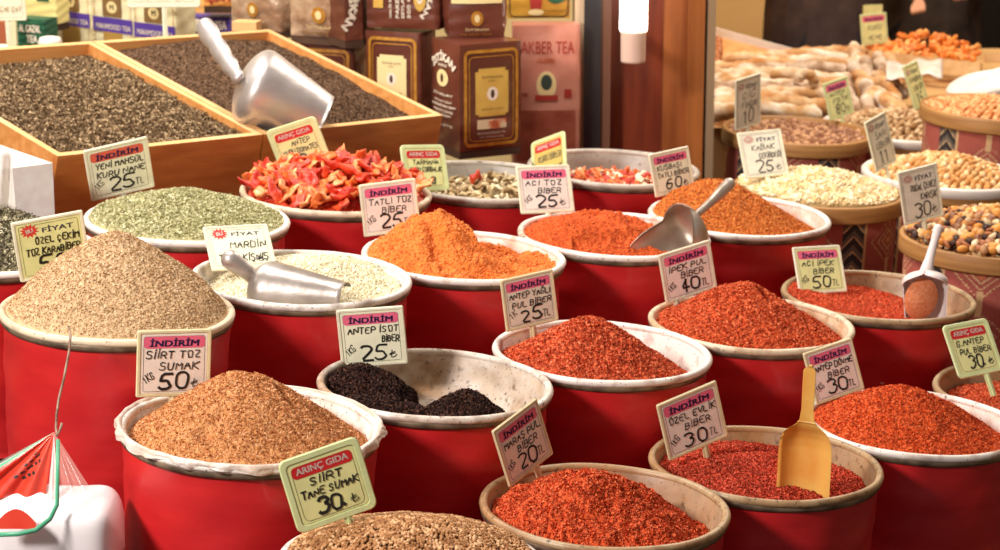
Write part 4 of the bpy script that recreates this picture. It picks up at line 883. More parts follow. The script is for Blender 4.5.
def art_gold(b, w, h, gold=M_goldp):
    bandrect(b, -w*.42, w*.42, h*.05, h*.93, .008, M_gold, -.0002); bandrect(b, -w*.36, w*.36, h*.09, h*.88, .0025, M_gold, -.0002)
    gridflat(b, -w*.27, w*.27, h*.34, h*.74, gold, -.0004); gridflat(b, -w*.22, w*.22, h*.32, h*.77, gold, -.0003, 6)
    printed(b, 'İSTİKAN', 0, h*.69, w*.34, h*.03, M_dkp, -.001, .0); printed(b, 'ÇAY', 0, h*.65, w*.12, h*.02, M_dkp, -.001, .0)
    disc(b, 0, h*.53, w*.09, h*.065, M_offw, -.0008); disc(b, 0, h*.53, w*.03, h*.04, M_dkp, -.0012); printed(b, 'SEYLAN ÇAYI', 0, h*.385, w*.36, h*.018, M_dkp, -.001, 0)
    gridflat(b, -w*.24, w*.24, h*.20, h*.29, mat('picture strip', (216, 190, 150), (190, 80, 40), rough=.5, scale=26, lo=.5, hi=.6, c3=(90, 100, 90)), -.0004, 6)
    printed(b, 'PREMIUM CEYLON TEA', 0, h*.16, w*.46, h*.018, M_offw, -.0008, .01); printed(b, 'NET WEIGHT 500g', 0, h*.12, w*.40, h*.014, M_offw, -.0008, .01)
def side_ist(b, d, h):
    printed(b, 'İSTİKAN', 0, h*.87, d*.86, h*.095, M_offw, -.0006, .04, arc=d*.55); printed(b, 'MARKA', 0, h*.78, d*.3, h*.025, M_offw, -.0006, .03)
    disc(b, 0, h*.66, d*.2, h*.08, M_creamp, -.0004); disc(b, 0, h*.66, d*.05, h*.04, M_dkp, -.0010)
    for i, (ww, hh, z) in enumerate(((.5, .022, .51), (.44, .016, .44), (.62, .024, .40), (.5, .016, .35), (.4, .016, .31), (.46, .02, .22))): printed(b, ['İTHALAT', 'SEYLAN ÇAYI', 'HALİS SİYAH ÇAY', 'PAKETLEME', '500 GRAM', 'KALİTE'][i], 0, h*z, d*ww*1.35, h*hh*1.35, M_offw, -.0006, .04)
package('tea_package', 'brown and gold tea package standing upright left of the pink package', 460, 152, 5.85, math.radians(28), .166, .150, .258, M_brown, art_gold, side_ist)
package('tea_package', 'brown tea package with pale gold label behind the right tea crate corner', 367, 128, 6.05, math.radians(-24), .148, .09, .245, M_brown, lambda b, w, h: art_gold(b, w, h, M_creamp), None)
package('tea_package', 'brown and gold tea package mostly hidden by the crate, leftmost of the upright ones', 300, 118, 6.15, math.radians(-22), .15, .09, .19, M_brown, lambda b, w, h: art_gold(b, w, h, M_goldp), None)
def art_ak(b, w, h):
    printed(b, 'AKBER TEA', .003, h*.845, w*.80, h*.085, M_rosep, -.0006, .0); printed(b, 'CLASSIC', .0, h*.755, w*.26, h*.028, mat('orange print', (206, 96, 50), rough=.5), -.0006, .03, shear=.2)
    disc(b, 0, h*.58, w*.15, h*.10, M_creamp, -.0003); disc(b, 0, h*.60, w*.085, h*.055, mat('dark green print', (52, 66, 60), rough=.5), -.0008); gridflat(b, -w*.17, w*.17, h*.47, h*.51, M_rosep, -.0006, 6)
    printed(b, 'THE', -w*.33, h*.51, w*.1, h*.03, M_rosep, -.0006, .02); gridflat(b, w*.27, w*.38, h*.49, h*.55, M_rosep, -.0006, 4)
    gridflat(b, -w*.44, w*.44, h*.04, h*.40, mat('rose landscape print', (176, 96, 70), (142, 62, 44), rough=.5, scale=18, c3=(200, 140, 90), detail=6), -.0002, 12)
package('tea_package', 'tall pink tea package leaning by the pillar', 513, 166, 6.2, math.radians(2), .168, .07, .360, M_rose, art_ak, None, puff=.006)
def art_tin(b, w, h):
    disc(b, -w*.05, h*.32, w*.10, h*.26, M_rosep, -.0004); disc(b, -w*.05, h*.10, w*.13, h*.05, M_creamp, -.0008); disc(b, w*.28, h*.36, w*.16, h*.12, M_green, -.0004); printed(b, 'SEYLAN ÇAYI', w*.25, h*.12, w*.36, h*.03, M_dkp, -.0006, 0)
    bandrect(b, -w*.47, w*.47, h*.03, h*.97, .003, M_dkp, -.0003)
package('tea_box', 'yellow carton with a red figure on top of the pink tea package', 508, 18.5, 6.22, math.radians(2), .158, .07, .16, mat('yellow carton', (206, 156, 52), (190, 138, 44), rough=.45, scale=14), art_tin, None, puff=.001)
def art_bag(b, w, h):
    gridflat(b, -w*.46, w*.46, h*.62, h*.95, M_creamp, -.0006, 6); disc(b, 0, h*.36, w*.11, h*.13, M_gold, -.0006); printed(b, 'İSTİKAN', 0, h*.17, w*.42, h*.05, M_creamp, -.0006, .02); printed(b, 'FILTER TEA', 0, h*.08, w*.56, h*.03, M_gold, -.0006, .02)
    disc(b, 0, h*.36, w*.05, h*.07, M_creamp, -.0009)
package('tea_bag_pack', 'clear-wrapped brown tea pack resting on the upright gold package', 449, 39, 5.9, math.radians(6), .135, .12, .14, M_brown, art_bag, None, puff=.012, top=.5)
package('tea_bag_pack', 'crinkled clear-wrapped tea pack left of the brown side panel, above the crate', 291, 35, 6.1, math.radians(-28), .185, .11, .16, M_foil, art_bag, None, puff=.016, top=.5)
package('tea_bag_pack', 'crinkled clear-wrapped tea pack furthest left on the shelf above the crates', 232, 28, 6.25, math.radians(-28), .150, .11, .15, M_foil, art_bag, None, puff=.016, top=.5)
def art_lie(b, w, h):
    gridflat(b, -w*.40, -w*.26, h*.38, h*1.0, M_goldp, -.0005, 5)
    for i, x in enumerate((-.16, -.06, .02, .1)): printed(b, ['HALİS SİYAH ÇAY', 'PAKETLEME', 'SEYLAN ÇAYI', '500 GRAM'][i], w*x, h*.6, h*.80, w*.045, M_offw, -.0006, .04, rot=PI/2)
    disc(b, w*.25, h*.60, w*.085, h*.26, M_goldp, -.0005); disc(b, w*.25, h*.60, w*.04, h*.12, M_offw, -.0009); disc(b, w*.25, h*.60, w*.02, h*.06, M_dkp, -.0012)
    printed(b, 'İSTİKAN', w*.40, h*.62, h*.9, w*.08, M_offw, -.0006, .05, rot=-PI/2, arc=h*.55)
package('tea_package', 'brown tea package lying on its side with its lettering turned, on top of the others', 367, 27, 5.98, math.radians(-16), .185, .12, .13, M_brown, art_lie, None, puff=.006)
def art_strip(b, w, h): printed(b, 'İSTİKAN', 0, h*.55, h*.85, w*.5, M_offw, -.0006, .05, rot=-PI/2, arc=h*.5); printed(b, 'MARKA', -w*.02, h*.5, h*.4, w*.12, M_offw, -.0006, .05, rot=-PI/2)
package('tea_package', 'narrow brown tea package end with curved white lettering beside the clear-wrapped packs', 345, 41, 5.97, math.radians(30), .052, .12, .16, M_brown, art_strip, None, puff=.003)
# left cartons
def art_mah(b, w, h):
    gridflat(b, -w*.5, w*.5, h*.40, h*.64, M_purple, -.0004, 6); printed(b, 'MAHMOOD TEA', w*.02, h*.49, w*.88, h*.085, M_offw, -.0008, .03)
    gridflat(b, -w*.24, w*.24, h*.66, h*.98, mat('brown panel', (128, 96, 56), rough=.5), -.0005, 6); disc(b, 0, h*.82, w*.13, h*.1, M_creamp, -.0009); printed(b, 'M', 0, h*.82, w*.1, h*.09, M_dkp, -.0012, .02)
    gridflat(b, -w*.24, w*.24, h*.0, h*.40, mat('ochre panel', (176, 136, 66), rough=.5), -.0005, 6); bandrect(b, -w*.46, w*.46, h*.02, h*.98, .002, M_gold, -.0003)
for i, (px, py, lab) in enumerate(((54, 46, 'cream tea carton with purple band, first from the green carton'), (95, 53, 'cream tea carton with purple band, middle one of the three'), (136, 60, 'cream tea carton with purple band, behind the cream sign stake'))):
    package('tea_carton', lab, px, py, 6.75-.16*i, math.radians(-40), .158, .07, .16, M_box, art_mah, None, puff=.001)
def art_gaz(b, w, h): printed(b, 'AL GAZAL', -w*.02, h*.66, w*.78, h*.26, M_offw, -.0005, .03); printed(b, 'TEA', w*.05, h*.30, w*.40, h*.26, M_offw, -.0005, .03)
package('tea_carton', 'dark green tea carton behind the dark tea crate', 18, 46, 6.5, math.radians(-25), .088, .06, .075, M_green, art_gaz, None, puff=.001)
package('tea_carton', 'yellow-cream carton standing behind the green one', 26, 22, 6.6, math.radians(-25), .10, .06, .10, mat('yellow cream carton', (232, 216, 140), rough=.5), lambda b, w, h: gridflat(b, -w*.1, w*.3, h*.6, h*.95, M_green, -.0005), None, puff=.001)
package('tea_carton', 'blue-ended tea carton lying flat behind the brown tea crate', 139, 37.5, 6.45, math.radians(-20), .085, .06, .035, M_blue, lambda b, w, h: printed(b, 'TEA', 0, h*.5, w*.5, h*.5, M_offw, -.0005, .03), None, puff=.001)
package('tea_carton', 'green tea carton lying behind the sign stake above the brown tea crate', 144, 33, 6.7, math.radians(-10), .116, .07, .05, mat('mid green carton', (70, 120, 84), rough=.5), lambda b, w, h: printed(b, 'YEŞİL ÇAY', -w*.0, h*.72, w*.7, h*.2, M_offw, -.0005, .03), None, puff=.001)
package('tea_carton', 'violet tea carton lying behind the handle of the big metal scoop', 187, 33, 6.65, math.radians(-4), .118, .07, .045, M_purple, lambda b, w, h: (gridflat(b, -w*.48, -w*.2, h*.1, h*.9, M_offw, -.0004), printed(b, 'TEA', w*.3, h*.5, w*.25, h*.5, M_offw, -.0005, .03)), None, puff=.001)
package('tea_carton', 'orange carton above the violet one', 204, 6, 6.6, math.radians(0), .088, .07, .07, M_orange, lambda b, w, h: printed(b, 'ÇAY', 0, h*.3, w*.8, h*.4, M_rosep, -.0005, .03), None, puff=.001)
# shelf plank, little posts and signs up there
def block(nm, label, cat, px0, px1, py0, py1, fw, d, m, yaw=0., bev=0., kind=None):
    a = P(px0, py1, fw); w = (px1-px0)/FPX*fw; h = (P(px0, py0, fw)-a).length; b = MB(); b.box(0, w, 0, d, 0, h, m); o = b.build(nm, loc=a, rot=(0, 0, yaw)); tag(o, label, cat, None, kind); return o
block('shelf_plank', 'orange wooden plank above the green tea carton', 'shelf', 146, 236, 4, 15, 6.8, .12, mat('orange wood', (206, 146, 74), (220, 164, 92), rough=.5, scale=6, stretch=(2, 8, 8)), math.radians(-4))
block('folded_carton', 'small pale folded carton under the clear-wrapped packs behind the crate', 'carton', 232, 257, 22, 31, 6.0, .05, M_edge, math.radians(-10))
b = MB(); b.lathe([(.001, 0), (.026, 0), (.028, .006), (.028, .020), (.024, .030), (.010, .033), (.001, .033)], M_whiteplastic, 32); tag(b.build('jar_lid', smooth=True, loc=P(50.5, 50, 5.75)), 'round white lid behind the dark tea leaves', 'lid')
b = MB(); b.lathe([(.001, 0), (.022, 0), (.024, .006), (.024, .024), (.018, .030), (.001, .030)], M_whiteplastic, 32); tag(b.build('jar_lid', smooth=True, loc=P(0, 58, 5.6)), 'white lid cut by the left edge behind the dark tea leaves', 'lid')
for q_ in ((50.5, 50, 5.75), (0, 58, 5.6), (2, 44, 6.53)): support(Matrix.Translation(P(*q_)), .07, .07)
block('cream_post', 'thin cream post left of the green tea carton', 'post', 7, 17, 12, 52, 6.4, .02, M_box)
block('brown_jar_box', 'small brown carton at the left edge under the pale sign', 'box', -8, 7, 22, 44, 6.5, .05, mat('russet carton', (170, 90, 50), rough=.5))
def bigsign(label, c, abg, w, h, lines, stake, sx=0., m=PA_CREAM):
    return sign((c.x, c.y, c.z-H), abg, w, h, 'fiy', lines, '', None, label, stake=stake, sx=sx, paper=m, fr=m, ink=mat('ochre marker', (176, 136, 70), rough=.6))
bigsign('pale price sign cut by the top edge above the big scoop, on a cream stake', P(163, -12, 6.2), (-.1, 0, -.02), .19, .10, [('ÇAY', .1, .3), ('SEYLAN ÇAYI', .1, .8)], .10)
bigsign('pale price sign cut by the top left corner', P(6, 2, 6.1), (-.1, 0, -.03), .10, .095, [('KAÇAK ÇAY', .1, .7)], .05)
block('price_card', 'blank pale stacked price card standing over the orange fruit box', 'price sign', 862, 882, 5, 46, 7.9, .003, PA_GREEN, .2)
sign(tuple(P(874, 29, 7.8)-Vector((0, 0, H))), (.15, -.1, -.08), .088, .100, 'ind', [('KURU', .2, .5), ('MEYVE', .2, .5)], '', None, 'yellow-green price sign in front of the dark jacket, in the orange fruit', paper=PA_GREEN, fr=FR_GREEN, ink=INKG, stake=.02, seed=31)

# ------------------------------------------------------------------ pillar and lamp
def slabx(nm, px0, px1, y0, y1, m, z0=-.02, z1=3.1, fw=6.2):
    x0 = (px0-500)/FPX*fw; x1 = (px1-500)/FPX*fw; b = MB(); b.box(x0, x1, y0, y1, z0, z1, m); o = b.build(nm); o['kind'] = 'structure'; return o
M_ply = mat('red varnished wood', (104, 38, 16), (128, 52, 22), rough=.42, scale=5, stretch=(10, 10, .8), coat=.2); M_ply2 = mat('brown varnished wood', (138, 74, 32), (160, 92, 44), rough=.4, scale=5, stretch=(9, 9, .8), coat=.2)
yq = 6.2
slabx('trim_1', 575, 584, yq-.02, yq+.10, mat('cream trim', (214, 186, 150), rough=.6)); slabx('trim_2', 584, 601, yq-.05, yq+.10, mat('black trim', (34, 32, 34), (44, 40, 40), rough=.4, scale=8)); slabx('trim_3', 601, 611, yq-.04, yq+.10, mat('brown trim', (110, 70, 50), rough=.5))
slabx('trim_4', 611, 664, yq+.02, yq+.14, M_ply); slabx('trim_5', 664, 688, yq-.03, yq+.16, M_ply2); slabx('trim_6', 688, 704, yq-.06, yq+.18, mat('honey varnished wood', (160, 92, 40), (180, 108, 52), rough=.4, scale=5, stretch=(9, 9, .8), coat=.2)); slabx('trim_7', 704, 707, yq-.05, yq+.18, mat('dark trim', (52, 30, 22), rough=.5))
slabx('trim_9', 707, 717, yq+.55, yq+.6, MC['cream trim'], fw=6.75)
t = empty('tube_lamp', P(633, 62, 5.95), 'glowing white tube lamp hanging before the wooden pillar', 'lamp')
q = 1/FPX*5.95
b = MB(); b.lathe([(.001, 0), (12*q, 0), (12.3*q, 2*q), (12.6*q, 26*q), (13*q, 30*q), (13.2*q, 33*q), (.001, 33*q)], mat('pinkish cap plastic', (226, 196, 178), rough=.45), 32); b.build('end_cap', t, True)
b = MB(); b.box(-.012, .012, 0, .40, .02, .045, MC['brown trim']); b.build('bracket', t)
b = MB(); b.lathe([(13.6*q, 32*q), (13.8*q, 33*q), (13.8*q, 260*q), (.001, 262*q)], mat('lamp tube', (255, 250, 240), emit=(255, 244, 228), estr=7.), 32); b.build('glowing_tube', t, True)

# ------------------------------------------------------------------ right background: counter, rolls, boxes, sack, people
M_counter = mat('tan counter', (196, 150, 92), (210, 168, 110), rough=.6, scale=6)
t = empty('nut_counter', (1.0, 7.9, 0), 'tan counter under the floury rolls and the orange fruit box', 'counter')
ct = -1.275+H
b = MB(); b.box(-.60, 1.25, -.82, .45, ct-.04, ct, M_counter); b.build('counter_top', t); b = MB(); b.box(-.58, 1.22, -.80, .42, 0, ct-.04, mat('counter front', (150, 104, 60), (166, 120, 72), rough=.6, scale=6)); b.build('counter_body', t)
for ob in t.children: pass
MR = [mat('floury roll '+str(i), a, b_, rough=.85, scale=16, lo=.40, hi=.56, c3=c3, bump=.3, bscale=60) for i, (a, b_, c3) in enumerate((((190, 140, 86), (226, 200, 168), (240, 228, 212)), ((184, 122, 64), (214, 172, 122), (232, 206, 170)), ((158, 122, 90), (206, 180, 154), (232, 216, 200))))]
rnd = random.Random(4)
def roll(pts, r, m, label):
    b = MB(); pts = [Vector(p) for p in pts]; Q = []
    q = len(pts)
    for i in range(q-1):
        p0 = pts[max(i-1, 0)]; p1 = pts[i]; p2 = pts[i+1]; p3 = pts[min(i+2, q-1)]
        for k in range(6):
            s = k/6; Q.append(.5*((2*p1)+(p2-p0)*s+(2*p0-5*p1+4*p2-p3)*s*s+(3*p1-p0-3*p2+p3)*s**3))
    Q.append(pts[-1]); n = len(Q); rr = [r*(1+.10*math.sin(i*1.3+q)+.06*math.sin(i*2.9))*(min(1, .45+.3*min(i, n-1-i))) for i in range(n)]
    b.tube(Q, rr, m, 12); return tag(b.build('floury_roll', smooth=True), label, 'dried fruit roll', 'floury fruit rolls on the counter')
LAB1 = 'long floury dried fruit roll stacked on the counter beside the pillar'; LAB2 = 'short thick floury dried fruit roll in the right part of the stack'
rows = [(112, 6.95, 705, 822, .027, 0), (104, 7.0, 712, 835, .025, 1), (98, 7.05, 700, 800, .024, 0), (93, 7.1, 712, 838, .023, 0), (88, 7.12, 706, 800, .022, 2), (84, 7.18, 716, 852, .022, 0), (80, 7.2, 706, 770, .021, 0), (77, 7.25, 730, 856, .021, 0), (73, 7.3, 708, 790, .020, 0), (70, 7.34, 735, 850, .021, 2), (66, 7.4, 712, 800, .020, 1), (63, 7.44, 750, 866, .020, 0), (60, 7.5, 722, 800, .019, 1), (57, 7.55, 764, 868, .020, 0), (53, 7.6, 778, 862, .019, 1), (51, 7.66, 800, 868, .018, 1)]
for i, (py, fw, a, c, r, k) in enumerate(rows):
    n = 5; pts = [P(a+(c-a)*j/(n-1), py+rnd.uniform(-2.5, 2.5)+(1.5 if j in (0, n-1) else 0), fw+rnd.uniform(-.01, .01)) for j in range(n)]
    roll(pts, r, MR[k], LAB1)
# a curled one on top, and the right-hand pile lying toward the camera
cpt = P(806, 82, 7.1); roll([cpt+Vector((-.024*math.cos(a*.9)*1.0, .0, .024*math.sin(a*.9))) for a in range(0, 6)]+[cpt+Vector((.06, .03, -.02)), cpt+Vector((.14, .05, -.03))], .016, MR[0], 'curled floury fruit roll on top of the stack, above the 80 lira sign')
for i in range(26):
    s = i/25; px = 850+46*((i*7) % 11)/10+rnd.uniform(-6, 6); py = 62+46*s+rnd.uniform(-4, 4); fw = 7.45-.5*s
    a = rnd.uniform(-.5, .6); Lr = 14+rnd.uniform(0, 6); p0 = (px-Lr*math.cos(a+.9), py-Lr*.8*math.sin(a+.9)); p1 = (px+Lr*math.cos(a+.9), py+Lr*.8*math.sin(a+.9))
    roll([P(*p0, fw+.03), P(px, py-1.5, fw), P(*p1, fw-.03)], .019+rnd.uniform(-.002, .002), MR[rnd.choice((0, 2, 2, 1))], LAB2)
# mound that carries the rolls
b = MB(); b.grid(lambda u, v: P(698+206*u, 118-56*v*(.75+.25*u)+3*math.sin(u*9), 7.0+.68*v)+Vector((0, .03, -.028)), 12, 8, MR[1]); tag(b.build('stacked_roll_layer', smooth=True), 'tan underside of the stacked fruit rolls', 'dried fruit', None, 'stuff')
# white board behind rolls, orange wooden box
def quadbox(nm, label, cat, pts, th, m, kind=None):
    b = MB(); p = [Vector(q) for q in pts]; n = (p[1]-p[0]).cross(p[2]-p[0]).normalized()*th; b.add(p+[q+n for q in p], [(0, 1, 2, 3), (7, 6, 5, 4), (0, 4, 5, 1), (1, 5, 6, 2), (2, 6, 7, 3), (3, 7, 4, 0)], m); o = b.build(nm); tag(o, label, cat, None, kind); return o
quadbox('white_board', 'long white board edge slanting down behind the floury rolls', 'board', [P(712, 27, 8.1), P(800, 51, 7.8), P(800, 58, 7.8), P(712, 35, 8.1)], .02, M_whiteplastic)
quadbox('orange_box_side', 'orange wooden box side behind the rolls beside the pillar', 'box', [P(716, 36, 8.0), P(790, 55, 7.8), P(780, 64, 7.75), P(716, 60, 7.9)], .02, mat('orange box wood', (206, 136, 76), (222, 160, 100), rough=.6, scale=8))
for i in range(14): 
    o = bpy.data.objects.new('walnut_piece', PROTO['almond']); COL.objects.link(o); o.location = P(716+rnd.uniform(-3, 6), 40+i*1.7, 7.72-.01*i); o.rotation_euler = (rnd.random()*3, rnd.random()*3, rnd.random()*3); o.scale = (1.2, 1.8, 2.4); tag(o, 'small brown nut beside the pillar above the rolls', 'nut', 'brown nuts beside the pillar')
# orange fruit box and pieces
t = empty('fruit_box', P(920, 60, 7.75), 'shallow wooden box holding bright orange dried fruit', 'box'); mw = mat('light box wood', (206, 162, 108), (222, 182, 130), rough=.6, scale=8, stretch=(1, 8, 8)); o0 = t.location.copy()
def bx(pts, th=.016):
    b = MB(); p = [Vector(q)-o0 for q in pts]; n = (p[1]-p[0]).cross(p[2]-p[0]).normalized()*th; b.add(p+[q+n for q in p], [(0, 1, 2, 3), (7, 6, 5, 4), (0, 4, 5, 1), (1, 5, 6, 2), (2, 6, 7, 3), (3, 7, 4, 0)], mw); return b
bx([P(862, 49, 7.75), P(980, 63, 7.5), P(980, 76, 7.5), P(864, 72, 7.75)]).build('front_board', t); bx([P(856, 46, 8.1), P(862, 49, 7.75), P(864, 62, 7.75), P(858, 56, 8.1)]).build('side_board', t); bx([P(985, 53, 7.9), P(1012, 54, 7.9), P(1012, 62, 7.9), P(985, 62, 7.9)]).build('back_board', t)
OMs = [slab('dried_apricot', mat('dried apricot '+str(i), a, b_, rough=.45, scale=40, coat=.2), 700+i, .022, .010) for i, (a, b_) in enumerate((((232, 122, 36), (244, 156, 64)), ((224, 104, 30), (240, 140, 52)), ((240, 146, 66), (248, 180, 104))))]
for i in range(95):
    u = rnd.random(); v = rnd.random(); px = 872+106*u; top = 32+8*abs(u-.42)*2.2+(10*max(0, .2-u)*4); py = top+(52+10*u-top)*v; fw = 7.95-.22*v-.1*u
    o = bpy.data.objects.new('dried_apricot', OMs[rnd.randrange(3)]); COL.objects.link(o); o.location = P(px, py, fw); o.rotation_euler = (rnd.gauss(0, .7), rnd.gauss(0, .7), rnd.uniform(0, 6)); s = rnd.uniform(.75, 1.1); o.scale = (s, s, s*.9); tag(o, 'bright orange dried fruit piece in the shallow wooden box', 'dried fruit', 'orange dried fruit in the wooden box')
# white sack / scoop cloth
b = MB()
def sk(u, v):
    a = 2*PI*u; th = PI*v; c = P(992, 83, 7.0); r = Vector((.130*math.cos(a)*math.sin(th), .13*math.sin(a)*math.sin(th), .034*math.cos(th)*(1+.15*math.sin(3*a)))); r.z += .02*r.x/.095
    return c+r
b.grid(sk, 36, 18, M_whiteplastic); tag(b.build('white_sack', smooth=True), 'smooth white sack lying above the orange chickpeas at the right edge', 'sack')
b = MB(); b.grid(lambda u, v: P(886+56*u, 62+16*v+2*math.sin(u*6), 7.25-.15*v)+Vector((0, 0, .006*math.sin(u*14+v*4))), 20, 6, mat('white wrap', (232, 218, 206), (212, 190, 172), rough=.5, scale=20)); o = b.build('paper_wrap', smooth=True); o.modifiers.new('t', 'SOLIDIFY').thickness = .004; tag(o, 'crumpled white wrapping between the rolls and the white sack', 'paper')

def person(label, base, yaw, jacket, joints_arm, hip=1.0, trousers=(40, 36, 40), seed=0):
    t = empty('person', base, label, 'person', (0, 0, yaw))
    def skin(nm, verts, edges, rad, m, par):
        me = bpy.data.meshes.new(nm); me.from_pydata(verts, edges, []); o = bpy.data.objects.new(nm, me); COL.objects.link(o); o.parent = par; me.materials.append(m)
        o.modifiers.new('skin', 'SKIN'); 
        for i, r in enumerate(rad): me.skin_vertices[0].data[i].radius = (r, r) if not isinstance(r, tuple) else r
        me.skin_vertices[0].data[0].use_root = True
        s = o.modifiers.new('sub', 'SUBSURF'); s.levels = 2; s.render_levels = 2; return o
    V = [(0, 0, .95), (0, 0, 1.15), (0, 0, 1.38), (0, 0, 1.50), (0, -.01, 1.60), (0, -.01, 1.72)]; E = [(0, 1), (1, 2), (2, 3), (3, 4), (4, 5)]; R = [(.17, .13), (.16, .12), (.19, .12), (.06, .06), (.085, .095), (.075, .09)]
    for s in (-1, 1):
        o = len(V); V += [(s*.10, 0, .86), (s*.12, -.02, .48), (s*.12, .02, .09), (s*.13, -.14, .04)]; E += [(0, o), (o, o+1), (o+1, o+2), (o+2, o+3)]; R += [.09, .062, .045, .04]
        o = len(V); el, ha = joints_arm[s]; V += [(s*.20, 0, 1.40), el, ha]; E += [(2, o), (o, o+1), (o+1, o+2)]; R += [.06, .046, .032]
        for k in range(4):
            f = len(V); d = Vector(ha)-Vector(el); d.normalize(); side = Vector((-d.y, d.x, .2)).normalized(); p = Vector(ha)+d*.06+side*(.012*(k-1.5)); p2 = p+d*.035; V += [tuple(p), tuple(p2)]; E += [(o+2, f), (f, f+1)]; R += [.011, .009]
    skin('body', V, E, R, mat('skin', (206, 150, 118), rough=.55), t)
    mj = mat('jacket '+str(seed), jacket, tuple(int(v*1.35)+4 for v in jacket), rough=.85, scale=14, bump=.5, bscale=12)
    V2 = [(0, 0, hip-.42), (0, 0, hip), (0, 0, 1.2), (0, 0, 1.40), (0, 0, 1.47)]; E2 = [(0, 1), (1, 2), (2, 3), (3, 4)]; R2 = [(.245, .18), (.23, .175), (.205, .155), (.215, .14), (.08, .08)]
    for s in (-1, 1):
        o = len(V2); el, ha = joints_arm[s]; w = Vector(ha).lerp(Vector(el), .12); V2 += [(s*.22, 0, 1.41), el, tuple(w)]; E2 += [(3, o), (o, o+1), (o+1, o+2)]; R2 += [.085, .072, .055]
    skin('jacket', V2, E2, R2, mj, t)
    mt = mat('trousers '+str(seed), trousers, rough=.9)
    V3 = [(0, 0, hip-.25)]; E3 = []; R3 = [(.15, .11)]
    for s in (-1, 1): o = len(V3); V3 += [(s*.10, 0, .80), (s*.12, -.02, .46), (s*.12, .02, .10)]; E3 += [(0, o), (o, o+1), (o+1, o+2)]; R3 += [.11, .08, .065]
    skin('trousers', V3, E3, R3, mt, t)
    b = MB(); b.grid(lambda u, v: (.088*math.cos(2*PI*u)*math.sin(PI*.55*v+.001), -.0+.10*math.sin(2*PI*u)*math.sin(PI*.55*v+.001)+.01, 1.70+.115*math.cos(PI*.55*v)), 24, 10, mat('dark hair', (40, 30, 26), rough=.8)); b.build('hair', t, True)
    b = MB(); mdk = mat('eye', (30, 24, 22), rough=.3); 
    for s in (-1, 1): b.add([(s*.032+.010*math.cos(a*PI/4), -.112, 1.665+.007*math.sin(a*PI/4)) for a in range(8)], [tuple(range(8))], mdk)
    b.build('eyes', t)
    b = MB(); b.tube([(0, -.10, 1.665), (0, -.122, 1.635), (0, -.108, 1.625)], [.008, .013, .010], mat('skin', (0, 0, 0))); b.build('nose', t, True)
    return t
c1 = P(822, 30, 8.75); person('person in a dark brown jacket behind the floury rolls, seen from hem to waist', Vector((c1.x, c1.y, 0)), .1, (52, 38, 34), {-1: ((-.30, -.06, 1.02), (-.20, -.24, 1.28)), 1: ((.34, .05, 1.12), (.30, -.16, .98))}, 1.0, seed=1)
c2 = P(925, 30, 9.5); person('person in a dark woollen jacket behind the orange fruit box', Vector((c2.x, c2.y, 0)), -.15, (46, 34, 26), {-1: ((-.26, -.02, 1.10), (-.12, -.26, 1.02)), 1: ((.31, -.02, 1.0), (.16, -.26, .92))}, .95, seed=2)

# ------------------------------------------------------------------ plastic bags bottom left
b = MB()
def pk(u, v):
    a = 2*PI*u; c = P(55, 548, 3.62); s = 1-(2*v-1)**8; n = 8
    ca, sa = math.cos(a), math.sin(a); k = (abs(ca)**n+abs(sa)**n)**(-1/n)
    return c+Vector(((v-.5)*.205*(1+.02*sa), .075*k*ca*s**.5, .080*k*sa*s**.5+.0012*math.sin(a*3+v*14)*s))
b.grid(pk, 60, 40, mat('white bag roll', (244, 238, 238), (236, 226, 228), rough=.35, scale=5, sss=.1)); tag(b.build('bag_bundle', smooth=True), 'white bundle of folded plastic bags at the bottom left corner', 'bags')
M_wm_red = mat('red printed film', (214, 52, 34), (226, 84, 60), rough=.3, scale=10, coat=.4); M_wm_blk = mat('black seed print', (30, 30, 28), rough=.4); M_wm_gr = mat('green print', (84, 170, 130), rough=.4); M_wm_w = mat('white film', (238, 228, 222), rough=.3, alpha=.75, coat=.4); M_wm_clear = mat('sheer film', (226, 190, 176), rough=.2, alpha=.3, coat=.5); M_wm_pink = mat('pink film', (236, 160, 140), rough=.3, alpha=.9)
t = empty('printed_bag', P(55, 520, 3.62), 'thin plastic bag printed with a red melon slice and green stripe, knotted to a wire', 'bag'); kb = t.location.copy()
ap = (54, 432)
def fan(px0, py0, px1, py1, nu, nv, m, mfn=None, name='bag_film', pl=.012, fq=16, fwb=3.60):
    def fn(u, v):
        qx = px0+(px1-px0)*u; qy = py0+(py1-py0)*u; vv = v**1.15; x = ap[0]+(qx-ap[0])*vv; y = ap[1]+(qy-ap[1])*vv
        return P(x, y, 3.70-(3.70-fwb)*v)+Vector((0, pl*v*math.sin(u*fq), 0))-kb
    b = MB(); b.grid(fn, nu, nv, m, mfn=mfn); o = b.build(name, t, True); return o
seeds = [(.50+.05*((k*5) % 3)+.0*k, .38+.055*k) for k in range(7)]
def mf(u, v):
    for a, c in seeds:
        for d in (0, .13):
            if ((u-a-d)/.035)**2+((v-c-.03*(d > 0))/.022)**2 < 1: return M_wm_blk
    if u < .10: return M_wm_w
    if .10 < u < .16: return M_wm_gr
    return M_wm_red
fan(-46, 486, 44, 506, 90, 90, M_wm_red, mf, 'printed_film', .010, 22)
fan(45, 520, 60, 520, 20, 20, M_wm_w, None, 'white_strap', .008, 12, 3.56); fan(62, 494, 90, 490, 16, 16, M_wm_clear, None, 'sheer_fold', .006, 14)
b = MB(); b.tube([P(58, 440, 3.58)-kb, P(57.5, 480, 3.54)-kb, P(57, 505, 3.52)-kb, P(50, 519, 3.51)-kb, P(36, 530, 3.50)-kb, P(18, 534, 3.50)-kb, P(-8, 535, 3.50)-kb], .0022, M_wm_gr, 8, flat=1.6); b.build('green_stripe', t, True)
